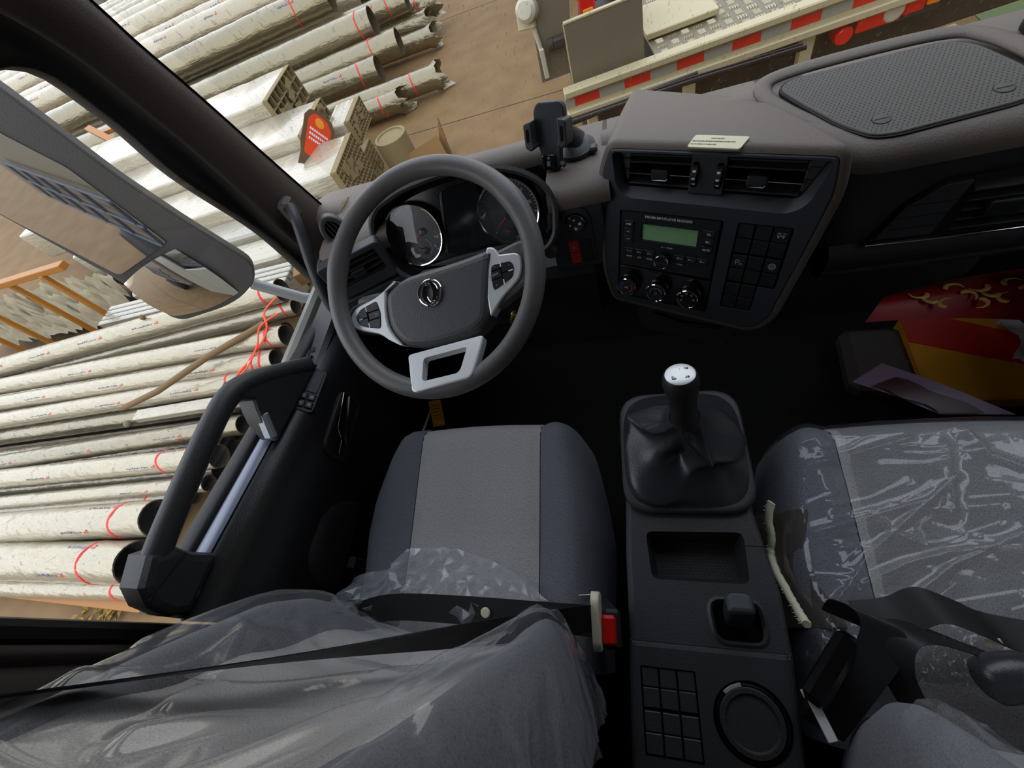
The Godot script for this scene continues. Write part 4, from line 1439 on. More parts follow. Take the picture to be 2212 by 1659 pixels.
func radio(d: Node3D):
	var s := Sh.new("key", SF)
	s.prism(Sh.rect(0.0, -0.122, 0.190, -0.002, 0.004), -0.03, -0.002, 0.0015, 1, [Sh.rect(0.043, -0.0605, 0.154, -0.0255, 0.001, 1)])
	s.m = "white"
	s.text("FM/AM MP3 PLAYER RECEIVER", 0.0046, 0.095, -0.0105, -0.002)
	s.text("VOL-/+    PUSH-SEL", 0.0020, 0.098, -0.0685, -0.002)
	s.text("AS/PS", 0.0033, 0.021, -0.099, -0.002)
	s.text("CLK", 0.0033, 0.043, -0.099, -0.002)
	s.text("BAND", 0.0033, 0.065, -0.099, -0.002)
	s.text("LOUD", 0.0033, 0.127, -0.100, -0.002)
	var r := part(d, "radio", s)
	s = Sh.new("dark", SF)
	s.wall(Sh.ccw(Sh.rect(0.043, -0.0605, 0.154, -0.0255, 0.001, 1)), -0.002, Sh.ccw(Sh.rect(0.045, -0.0590, 0.152, -0.0270, 0.001, 1)), -0.006)
	s.m = "lcd"
	s.face(Sh.rect(0.043, -0.0605, 0.154, -0.0255, 0.001, 1), -0.0055)
	part(r, "display", s, "pale green blank display")
	for b in [["PWR", 18, -28, 20], [">>|", 18, -43.5, 20], ["|<<", 18, -59, 20], ["EQ", 173, -29, 22], ["SRC", 173, -44, 22], ["MUTE", 173, -60, 22]]:
		s = Sh.new("key", SF)
		s.prism(Sh.rect((b[1] - b[3] * 0.5) * 0.001, (b[2] - 7) * 0.001, (b[1] + b[3] * 0.5) * 0.001, (b[2] + 7) * 0.001, 0.0015, 2), -0.003, 0.0005, 0.001, 1)
		s.m = "white"
		s.text(b[0], 0.0036, b[1] * 0.001, b[2] * 0.001, 0.0006)
		part(r, "button", s)
	var n := 1
	for x in [20.5, 43.0, 65.0, 125.5, 148.0, 170.0]:
		s = Sh.new("key", SF)
		s.prism(Sh.rect((x - 10.5) * 0.001, -0.0925, (x + 10.5) * 0.001, -0.0795, 0.0015, 2), -0.003, 0.0005, 0.001, 1)
		s.m = "white"
		s.text(str(n), 0.0040, x * 0.001 - 0.003, -0.0855, 0.0006)
		for k in (3 if n == 1 or n == 4 else 2): s.box(sloc(x + 1 + k * 2.2, -86, 0.7), V(0.0014, 0.0012, 0.0004), 0.0001)
		n += 1
		part(r, "button", s)
	s = Sh.new("gloss", SF * Transform3D(Basis(), sloc(94, -94, 0)))
	s.lathe([Vector2(0.0158, -0.004), Vector2(0.0155, 0.010), Vector2(0.0142, 0.013), Vector2(0.012, 0.0135), Vector2(0.0, 0.0128)], 32)
	s.m = "chrome"
	s.lathe([Vector2(0.0150, 0.0115), Vector2(0.0149, 0.0132), Vector2(0.0138, 0.0140), Vector2(0.0128, 0.0132)], 32)
	part(r, "volume_knob", s, "round black knob with a chrome ring")

func heater(d: Node3D):
	var s := Sh.new("gloss", SF)
	s.prism(Sh.rect(0.0, -0.1965, 0.192, -0.1245, 0.003), -0.03, -0.002, 0.0015, 1)
	var h := part(d, "heater_panel", s)
	var i := 0
	for x in [27.0, 92.0, 158.0]:
		s = Sh.new("gloss", SF * Transform3D(Basis(), sloc(x, -162, 0)))
		s.lathe([Vector2(0.0235, -0.004), Vector2(0.0232, 0.004), Vector2(0.0205, 0.006), Vector2(0.0205, 0.020), Vector2(0.0190, 0.0215), Vector2(0.0, 0.0205)], 36)
		s.m = "chrome"
		s.lathe([Vector2(0.0212, 0.0150), Vector2(0.0212, 0.0205), Vector2(0.0198, 0.0222), Vector2(0.0180, 0.0212)], 36)
		s.m = "white"
		if i == 0:
			s.text("AC", 0.0045, 0, 0, 0.0208)
			for a in 12:
				s.m = "red_print"
				var w := -1.0 + a * 0.14
				s.box(V(cos(w) * 0.0125, sin(w) * 0.0125, 0.0212), V(0.0022, 0.0022, 0.0006), 0.0001)
				s.m = "blue_print"
				w = PI + 0.5 - a * 0.14
				s.box(V(cos(w) * 0.0125, sin(w) * 0.0125, 0.0212), V(0.0014, 0.0022, 0.0006), 0.0001)
		elif i == 1:
			s.m = "grey_print"
			for a in 14:
				var w := PI * 1.03 - a * 0.22
				s.box(V(cos(w) * 0.0125, sin(w) * 0.0125, 0.0212), V(0.0014 + 0.0001 * a, 0.0012, 0.0006), 0.0001)
			s.text("0", 0.003, -0.0145, 0.001, 0.021, false)
			s.text("1", 0.003, -0.0095, 0.0065, 0.021, false)
			s.text("2", 0.003, -0.002, 0.0085, 0.021, false)
			s.text("3", 0.003, 0.006, 0.007, 0.021, false)
			s.text("4", 0.003, 0.012, 0.002, 0.021, false)
			s.prism(Sh.circle(Vector2(0, -0.001), 0.003, 10), 0.0206, 0.0212, 0, 1, [Sh.circle(Vector2(0, -0.001), 0.002, 10)])
		else:
			s.m = "grey_print"
			for a in 5:
				var w := PI * 1.12 - a * 0.86
				var c := V(cos(w) * 0.0125, sin(w) * 0.0125, 0.0212)
				s.box(c, V(0.0042, 0.0011, 0.0006), 0.0001)
				s.box(c + V(0.0012, 0.0022, 0), V(0.0012, 0.0026, 0.0006), 0.0001)
				s.box(c + V(-0.0018, 0.0016, 0), V(0.0022, 0.0010, 0.0006), 0.0001)
		s.m = "orange_print"
		if i > 0: s.box(V(-0.0212, 0.002, 0.012), V(0.004, 0.005, 0.008), 0.001)
		else: s.box(V(-0.0205, -0.004, 0.012), V(0.003, 0.004, 0.006), 0.001)
		part(h, ["temperature_knob", "fan_knob", "airflow_knob"][i], s)
		i += 1

func rocker(d: Node3D, f: Transform3D, x: float, y: float, w: float, hh: float, icon := "", m := "key") -> MeshInstance3D:
	# a rocker switch in two halves meeting at a shallow ridge; x, y is its top left corner, in mm
	var s := Sh.new(m, f)
	var mid := y - hh * 0.5
	for half in 2:
		var y1 := (y if half == 0 else mid) - 0.6; var y0 := (mid if half == 0 else y - hh) + 0.6
		s.prism(Sh.rect((x + 0.7) * 0.001, y0 * 0.001, (x + w - 0.7) * 0.001, y1 * 0.001, 0.001, 1), -0.012, 0.0, 0.0012, 1)
	var cx := (x + w * 0.5) * 0.001; var cy := (y - hh * 0.25) * 0.001
	s.m = "grey_print"
	if icon == "truck":
		s.prism(Sh.rect(cx - 0.006, cy - 0.002, cx - 0.001, cy + 0.004, 0.001, 2), 0.0, 0.0005, 0, 1, [Sh.rect(cx - 0.005, cy - 0.001, cx - 0.002, cy + 0.003, 0.0005, 1)])
		s.box(V(cx + 0.003, cy - 0.001, 0.0004), V(0.007, 0.0018, 0.0006), 0.0001)
		s.box(V(cx + 0.003, cy + 0.003, 0.0004), V(0.001, 0.004, 0.0006), 0.0001)
		s.box(V(cx + 0.006, cy + 0.003, 0.0004), V(0.005, 0.001, 0.0006), 0.0001)
		for q in [-0.0038, 0.0035]: s.prism(Sh.circle(Vector2(cx + q, cy - 0.0035), 0.0017, 8), 0.0, 0.0006)
	elif icon == "phone":
		s.prism(Sh.circle(Vector2(cx - 0.002, cy + 0.001), 0.0042, 14, 0.003), 0.0, 0.0005, 0, 1, [Sh.circle(Vector2(cx - 0.002, cy + 0.001), 0.0030, 14, 0.0018)])
		s.box(V(cx - 0.0045, cy - 0.0035, 0.0004), V(0.0016, 0.004, 0.0006), 0.0002)
		s.text("24h", 0.0030, cx + 0.004, cy - 0.004, 0.0002)
	elif icon == "gear":
		s.prism(Sh.circle(Vector2(cx, cy), 0.0052, 18), 0.0, 0.0005, 0, 1, [Sh.circle(Vector2(cx, cy), 0.0036, 18)])
		for q in 10: s.prism(Sh.circle(Vector2(cx + cos(TAU * q / 10) * 0.0058, cy + sin(TAU * q / 10) * 0.0058), 0.0010, 6), 0.0, 0.0005)
		s.prism(Sh.circle(Vector2(cx, cy), 0.0022, 12), 0.0, 0.0005, 0, 1, [Sh.circle(Vector2(cx, cy), 0.0012, 12)])
	elif icon == "warning":
		s.prism(pv([cx * 1000 - 4.5, cy * 1000 - 4, cx * 1000 + 4.5, cy * 1000 - 4, cx * 1000, cy * 1000 + 4.5]), 0.0, 0.0006, 0, 1, [pv([cx * 1000 - 2.4, cy * 1000 - 2.6, cx * 1000 + 2.4, cy * 1000 - 2.6, cx * 1000, cy * 1000 + 2.0])])
	return part(d, "rocker_switch", s)

func switches(d: Node3D):
	var s := Sh.new("line", SF)
	s.face(Sh.rnd(pv([217, 0, 303, 0, 303, -119, 274, -119, 274, -176, 217, -176]), 0.004, 3), -0.02)
	var b := part(d, "switch_block", s)
	for row in 3:
		for col in (3 if row < 2 else 2):
			var icon := ""
			if row == 0 and col == 2: icon = "truck"
			if row == 1 and col == 0: icon = "phone"
			if row == 1 and col == 2: icon = "gear"
			rocker(b, SF * Transform3D(Basis(), V(0, 0, -0.002)), 218.5 + col * 27.8, -1.5 - row * 59.0, 27.0, 56.0, icon)
	# mirror control and hazard switch between the wheel and the stack
	var f := fr(V(-0.112, 1.50, -0.7485), V(1, 0, 0.06), V(0, 1, -0.08))
	s = Sh.new("face", f)
	s.prism(Sh.rnd(pv([-62, -118, 58, -112, 58, 52, -45, 56, -58, 20]), 0.010), -0.02, 0.002, 0.002)
	var sp := part(d, "side_panel", s)
	s = Sh.new("plastic", f)
	s.prism(Sh.rnd(pv([-30, -100, 34, -98, 32, 20, 20, 38, -16, 38, -28, 20]), 0.014, 4), 0.0, 0.0045, 0.002, 2, [Sh.circle(Vector2(0, 0.005), 0.021, 24)])
	part(sp, "surround", s)
	s = Sh.new("gloss", f * Transform3D(Basis(), V(0, 0.005, 0)))
	s.lathe([Vector2(0.0205, 0.0), Vector2(0.0200, 0.010), Vector2(0.018, 0.012), Vector2(0.0, 0.0105)], 28)
	s.m = "white"
	for q in 4:
		var w := q * PI / 2 + 0.08
		s.t = f * Transform3D(Basis(Vector3(0, 0, 1), w), V(0, 0.005, 0.0112))
		if q == 3 or q == 0: s.prism(pv([7, -3.0, 13, -3.4, 13, 3.2, 7, 1.6]), 0.0, 0.0012)
		else: s.prism(pv([9, -1.8, 12, -1.8, 12, 1.8, 9, 1.8]), 0.0, 0.0012)
	s.m = "chrome"
	s.t = f * Transform3D(Basis(), V(0, 0.005, 0))
	s.lathe([Vector2(0.0207, 0.0085), Vector2(0.0205, 0.0100), Vector2(0.0196, 0.0104)], 28)
	part(sp, "mirror_control", s, "glossy round mirror control with white arrows")
	rocker(sp, f * Transform3D(Basis(), V(0, 0, 0.007)), -25, -38, 25, 62, "warning", "red").set_meta("label", "red hazard warning switch")
	rocker(sp, f * Transform3D(Basis(), V(0, 0, 0.006)), 2, -38, 25, 60)

func ring(s: Sh, c: Vector2, r: float, h0: float, h1: float, wd := 0.005):
	s.lathe([Vector2(r - wd, h0), Vector2(r - wd * 0.6, h1), Vector2(r, h1 + 0.001), Vector2(r + 0.001, h0)], 48, c)

func binnacle(d: Node3D):
	var s := Sh.new("plastic", KF)
	var I := Sh.ccw(Sh.rnd(pv([-212, 0, -196, -52, -165, -92, -60, -106, 60, -98, 170, -82, 193, -58, 202, 0, 190, 35, 160, 62, 115, 82, 39, 95, -32, 95, -111, 86, -178, 66, -205, 40]), 0.02, 3))
	var o1 := Sh.inset(I, -0.006); var o2 := Sh.inset(I, -0.013)
	s.m = "gloss"
	s.wall(I, 0.0, Sh.inset(I, 0.016), -0.055)
	s.m = "plastic"
	s.wall(I, 0.0, o1, 0.004)
	s.wall(o1, 0.004, o2, 0.0)
	# the hood runs forward from the mouth and sinks into the pad
	var rows := []
	for k in 8:
		var t := k / 7.0
		var row := PackedVector3Array()
		for p in Sh.inset(I, -0.013 - 0.004 * sin(t * PI)):
			var w := KF * V(p.x, p.y, 0.0)
			w.z -= 0.33 * t
			w.y -= 0.11 * t * t * clampf((w.y - 1.50) * 9.0, 0.0, 1.0) - 0.010 * sin(t * PI)
			w.x = -0.352 + (w.x + 0.352) * (1.0 - 0.12 * t)
			row.append(w)
		rows.append(row)
	s.m = "pad"
	s.grid(rows, true)
	s.m = "line"
	var seam := []
	for k in 24:
		var p: Vector2 = o2[(int(o2.size() * 0.42) + k) % o2.size()]
		var w := KF * V(p.x, p.y, 0.0)
		if w.y > 1.60: seam.append(w + V(0, 0.0035, -0.035))
	if seam.size() > 2: s.tube(seam, 0.0012, 5)
	var b := part(d, "instrument_binnacle", s)
	s = Sh.new("gloss", KF)
	s.face(Sh.inset(I, 0.015), -0.052)
	s.m = "plastic"
	s.prism(Sh.rnd(pv([-190, -48, -160, -92, -60, -104, 60, -97, 165, -80, 150, -66, 70, -70, -60, -78, -120, -84]), 0.01), -0.055, -0.038, 0.004)
	part(b, "dial_face", s)
	# the display between the gauges
	s = Sh.new("lens", KF)
	s.prism(Sh.rnd(pv([-34, 71, 42, 72, 56, -64, -68, -70]), 0.006), -0.054, -0.044, 0.001)
	s.m = "key"
	s.prism(Sh.rnd(pv([-46, 60, -36, 70, -66, -66, -76, -66]), 0.003), -0.054, -0.042, 0.002)
	s.m = "lens"
	s.prism(Sh.rect(-0.050, -0.020, 0.040, 0.060, 0.002), -0.044, -0.0432)
	part(b, "trip_display", s)
	var gi := 0
	for c: Vector2 in [Vector2(-0.135, -0.010), Vector2(0.100, -0.003)]:
		var r := 0.069 if gi == 0 else 0.066
		s = Sh.new("dial", KF)
		s.face(Sh.circle(c, r, 40), -0.050)
		s.m = "gloss"
		s.lathe([Vector2(r, -0.050), Vector2(r, -0.034)], 48, c)
		s.m = "chrome"
		ring(s, c, r + 0.002, -0.040, -0.032, 0.0045)
		var gau := part(b, "gauge", s)
		s = Sh.new("white", KF)
		for k in 41:
			var w := deg_to_rad(225 - 270.0 * k / 40.0)
			var big := k % 5 == 0
			s.t = KF * Transform3D(Basis(Vector3(0, 0, 1), w), V(c.x, c.y, -0.0496))
			s.box(V(r * 0.90, 0, 0), V(0.008 if big else 0.004, 0.0012 if big else 0.0006, 0.0004), 0.0001)
		s.t = KF
		for k in 9:
			var w := deg_to_rad(-150 + 120.0 * k / 8.0)
			var c2 := c + Vector2(0.010 if gi == 0 else 0.0, -0.034)
			s.box(V(c2.x + cos(w + 1.6) * 0.019, c2.y + sin(w + 1.6) * 0.019, -0.0496), V(0.001, 0.003, 0.0004), 0.0001)
		if gi == 0:
			s.text("14", 0.007, c.x + 0.047, c.y - 0.016, -0.0497, false)
			s.text("0", 0.006, c.x + 0.038, c.y - 0.036, -0.0497, false)
			s.text("1", 0.005, c.x + 0.0, c.y - 0.030, -0.0497, false)
		else:
			s.text("10", 0.006, c.x + 0.033, c.y + 0.036, -0.0497, false)
			s.text("25", 0.007, c.x + 0.046, c.y + 0.009, -0.0497, false)
		part(b, "gauge_scale", s)
		for q in 2:
			var hub: Vector2 = c + (Vector2(0.018, 0.002) if q == 0 else Vector2(0.010, -0.042)) if gi == 0 else c + (Vector2(-0.004, -0.006) if q == 0 else Vector2(-0.002, -0.046))
			var ang := deg_to_rad([[212.0, 150.0], [218.0, 153.0]][gi][q])
			s = Sh.new("red", KF * Transform3D(Basis(Vector3(0, 0, 1), ang), V(hub.x, hub.y, -0.0455)))
			var ln := 0.040 if q == 0 else 0.020
			s.prism(PackedVector2Array([Vector2(0.004, -0.0014), Vector2(ln, -0.0005), Vector2(ln, 0.0005), Vector2(0.004, 0.0014)]), 0.0, 0.0012)
			s.m = "gloss"
			s.t = KF * Transform3D(Basis(), V(hub.x, hub.y, -0.050))
			s.lathe([Vector2(0.008, 0.0), Vector2(0.008, 0.006), Vector2(0.006, 0.0085), Vector2(0.0, 0.009)], 18)
			part(b, "needle", s)
		gi += 1
	# clear domed covers over the dials
	for c: Vector2 in [Vector2(-0.135, -0.010), Vector2(0.100, -0.003)]:
		s = Sh.new("clear_lens", KF)
		s.lathe([Vector2(0.070, -0.034), Vector2(0.05, -0.0315), Vector2(0.0, -0.030)], 32, c)
		part(b, "clear_cover", s)

func passenger_side(d: Node3D):
	# textured mat in its tray on the dash top
	var mat0 := Sh.new("line", fr(V(0, 1.5795, 0), V(1, 0, 0), V(0, 0, -1)))
	var tray := PackedVector2Array()
	for q in [[0.281, 0.905], [0.30, 0.930], [0.535, 0.926], [0.565, 0.895], [0.592, 0.80], [0.588, 0.735], [0.555, 0.722], [0.400, 0.708], [0.372, 0.714], [0.342, 0.755], [0.303, 0.845]]: tray.append(Vector2(q[0], q[1]))
	var tr := Sh.ccw(Sh.rnd(tray, 0.02, 3))
	mat0.prism(Sh.inset(tr, -0.003), -0.010, 0.0005)
	var t := part(d, "dash_tray", mat0)
	var s := Sh.new("trim_grey", mat0.t)
	s.prism(Sh.inset(tr, 0.001), -0.01, 0.003, 0.0015, 1)
	for q in [[0.393, 0.750], [0.548, 0.760]]:
		s.m = "trim_grey"
		s.t = mat0.t * Transform3D(Basis(), V(q[0], q[1], 0.003))
		s.lathe([Vector2(0.012, 0.0), Vector2(0.0118, 0.001), Vector2(0.0108, 0.0012), Vector2(0.0, 0.0012)], 20)
		s.m = "line"
		s.box(V(0, 0, 0.0012), V(0.020, 0.0022, 0.0008), 0.0002)
		s.prism(Sh.circle(Vector2.ZERO, 0.0130, 20), 0.0, 0.0004, 0, 1, [Sh.circle(Vector2.ZERO, 0.0120, 20)])
	part(t, "textured_mat", s, "grey textured mat with two slotted fasteners")
	# pips over the mat
	s = Sh.new("trim_grey", mat0.t)
	for i in 46:
		for j in 34:
			var p := Vector2(0.285 + i * 0.0068 + (j % 2) * 0.0034, 0.715 + j * 0.0064)
			if Geometry2D.is_point_in_polygon(p, Sh.inset(tr, 0.006)):
				s.tri(V(p.x - 0.0012, p.y - 0.0010, 0.003), V(p.x, p.y + 0.0014, 0.0042), V(p.x + 0.0012, p.y - 0.0010, 0.003))
				s.tri(V(p.x - 0.0012, p.y - 0.0010, 0.003), V(p.x + 0.0012, p.y - 0.0010, 0.003), V(p.x, p.y + 0.0002, 0.0040))
	part(t, "mat_pips", s).set_meta("kind", "stuff")
	# raised kerb round the tray
	s = Sh.new("pad")
	s.tube(curve([V(0.335, 1.572, -0.760), V(0.283, 1.574, -0.845), V(0.258, 1.576, -0.915), V(0.283, 1.578, -0.955), V(0.40, 1.578, -0.965), V(0.545, 1.578, -0.955), V(0.592, 1.580, -0.905), V(0.618, 1.582, -0.80), V(0.614, 1.582, -0.72)], 6), 0.016, 10, false, true, 0.4)
	part(t, "kerb", s)
	s = Sh.new("line", mat0.t)
	s.prism(Sh.rnd(PackedVector2Array([Vector2(0.63, 0.94), Vector2(0.84, 0.93), Vector2(0.86, 0.76), Vector2(0.66, 0.75)]), 0.03), -0.01, 0.001)
	s.m = "trim_grey"
	s.prism(Sh.inset(Sh.ccw(Sh.rnd(PackedVector2Array([Vector2(0.63, 0.94), Vector2(0.84, 0.93), Vector2(0.86, 0.76), Vector2(0.66, 0.75)]), 0.03)), 0.004), -0.01, 0.003, 0.001)
	part(d, "dash_tray", s)
	# long vent band
	var f := fr(V(0.425, 1.40, -0.680), V(1, 0.0, 0.05), V(0, 1, -0.02))
	s = Sh.new("dark", f)
	s.face(Sh.rnd(pv([-8, -20, 430, -20, 430, 118, 60, 100, 20, 60]), 0.006), 0.001)
	var v := part(d, "side_vent", s)
	for k in 5:
		s = Sh.new("key", f)
		s.t = f * Transform3D(Basis(Vector3(1, 0, 0), 0.25), V(0.27, 0.008 + k * 0.019, 0.006))
		s.box(Vector3.ZERO, V(0.34, 0.004, 0.018), 0.001)
		part(v, "slat", s)
	s = Sh.new("plastic", f)
	s.prism(Sh.rnd(pv([-2, -8, 82, -8, 98, 96, 62, 96, 22, 58]), 0.004), 0.0, 0.006, 0.002)
	s.m = "line"
	for k in 3: s.box(V(0.052 - k * 0.008 + 0.01, 0.062 - k * 0.024, 0.0062), V(0.07, 0.002, 0.001), 0.0003)
	part(v, "end_plate", s)
	s = Sh.new("chrome", f)
	s.tube([V(-0.012, -0.016, 0.006), V(0.11, -0.013, 0.011), V(0.26, -0.008, 0.013), V(0.43, -0.004, 0.012)], 0.0032, 8, false, true, 0.8)
	part(v, "bright_strip", s)
	s = Sh.new("key", f)
	s.prism(Sh.rect(0.130, 0.030, 0.178, 0.060, 0.004), 0.006, 0.022, 0.003)
	part(v, "slat_tab", s)
	# glove box lid and knee panel below
	s = Sh.new("plastic_low")
	var rows := []
	for i in 10:
		var x := lerpf(0.36, 0.97, i / 9.0)
		rows.append(PackedVector3Array([V(x, 1.378, -0.69), V(x, 1.365, -0.672), V(x, 1.34, -0.670), V(x, 1.322, -0.676), V(x, 1.318, -0.684), V(x, 1.314, -0.676), V(x, 1.295, -0.684), V(x, 1.278, -0.71), V(x, 1.272, -0.78), V(x, 1.268, -0.95)]))
	s.grid(rows)
	s.m = "line"
	s.tube([V(0.37, 1.318, -0.680), V(0.97, 1.318, -0.680)], 0.002, 5)
	part(d, "glove_box", s)

func driver_side(d: Node3D):
	var f := fr(V(-0.607, 1.568, -0.688), V(0.056, 0, -0.025), V(0, 1, -0.05))
	var s := Sh.new("plastic", f)
	var hole := Sh.rect(-0.062, -0.056, 0.056, 0.002, 0.005)
	s.prism(Sh.rect(-0.085, -0.085, 0.072, 0.014, 0.010), -0.03, 0.0, 0.003, 2, [hole])
	s.m = "dark"
	s.face(hole, -0.03)
	var v := part(d, "side_vent", s)
	for k in 4:
		s = Sh.new("key", f * Transform3D(Basis(Vector3(1, 0, 0), 0.3), V(-0.003, -0.007 - k * 0.014, -0.012)))
		s.box(Vector3.ZERO, V(0.116, 0.0028, 0.022), 0.0008)
		if k == 2:
			s.m = "chrome"
			s.box(V(0, 0, 0.0115), V(0.116, 0.0016, 0.001), 0.0002)
		part(v, "slat", s)
	s = Sh.new("key", f)
	s.prism(Sh.rect(-0.022, -0.044, 0.012, -0.026, 0.003), -0.01, 0.006, 0.002)
	part(v, "slat_tab", s)
	s = Sh.new("face", f)
	s.prism(Sh.rnd(pv([-90, -160, 95, -172, 84, -92, -90, -90]), 0.012), -0.04, 0.002, 0.003)
	part(d, "knee_panel", s)
	# oval demister outlet at the pillar's foot
	var g := fr(V(-0.668, 1.588, -0.775), V(0.6, 0.1, -0.5), V(-0.15, 0.85, -0.25))
	s = Sh.new("plastic", g)
	s.prism(Sh.circle(Vector2.ZERO, 0.030, 28, 0.040), -0.05, 0.006, 0.006, 3, [Sh.circle(Vector2.ZERO, 0.018, 24, 0.028)])
	s.m = "dark"
	s.face(Sh.circle(Vector2.ZERO, 0.0185, 24, 0.0285), -0.004)
	var dv := part(d, "demister_vent", s)
	for k in 3:
		s = Sh.new("plastic", g)
		s.box(V(-0.009 + k * 0.009, 0, 0.001), V(0.0022, 0.052, 0.006), 0.0006)
		part(dv, "slat", s)
	# lower dash behind the wheel, column shroud
	s = Sh.new("plastic_low")
	s.box(V(-0.38, 1.30, -0.80), V(0.62, 0.18, 0.14), 0.02)
	part(d, "lower_panel", s)
	s = Sh.new("trim", fr(V(-0.174, 1.458, -0.722), V(1, 0, 0), V(0, 1, -0.1)))
	s.lathe([Vector2(0.0145, -0.03), Vector2(0.0140, 0.004), Vector2(0.011, 0.007), Vector2(0.0, 0.008)], 20)
	part(d, "dimmer_knob", s)


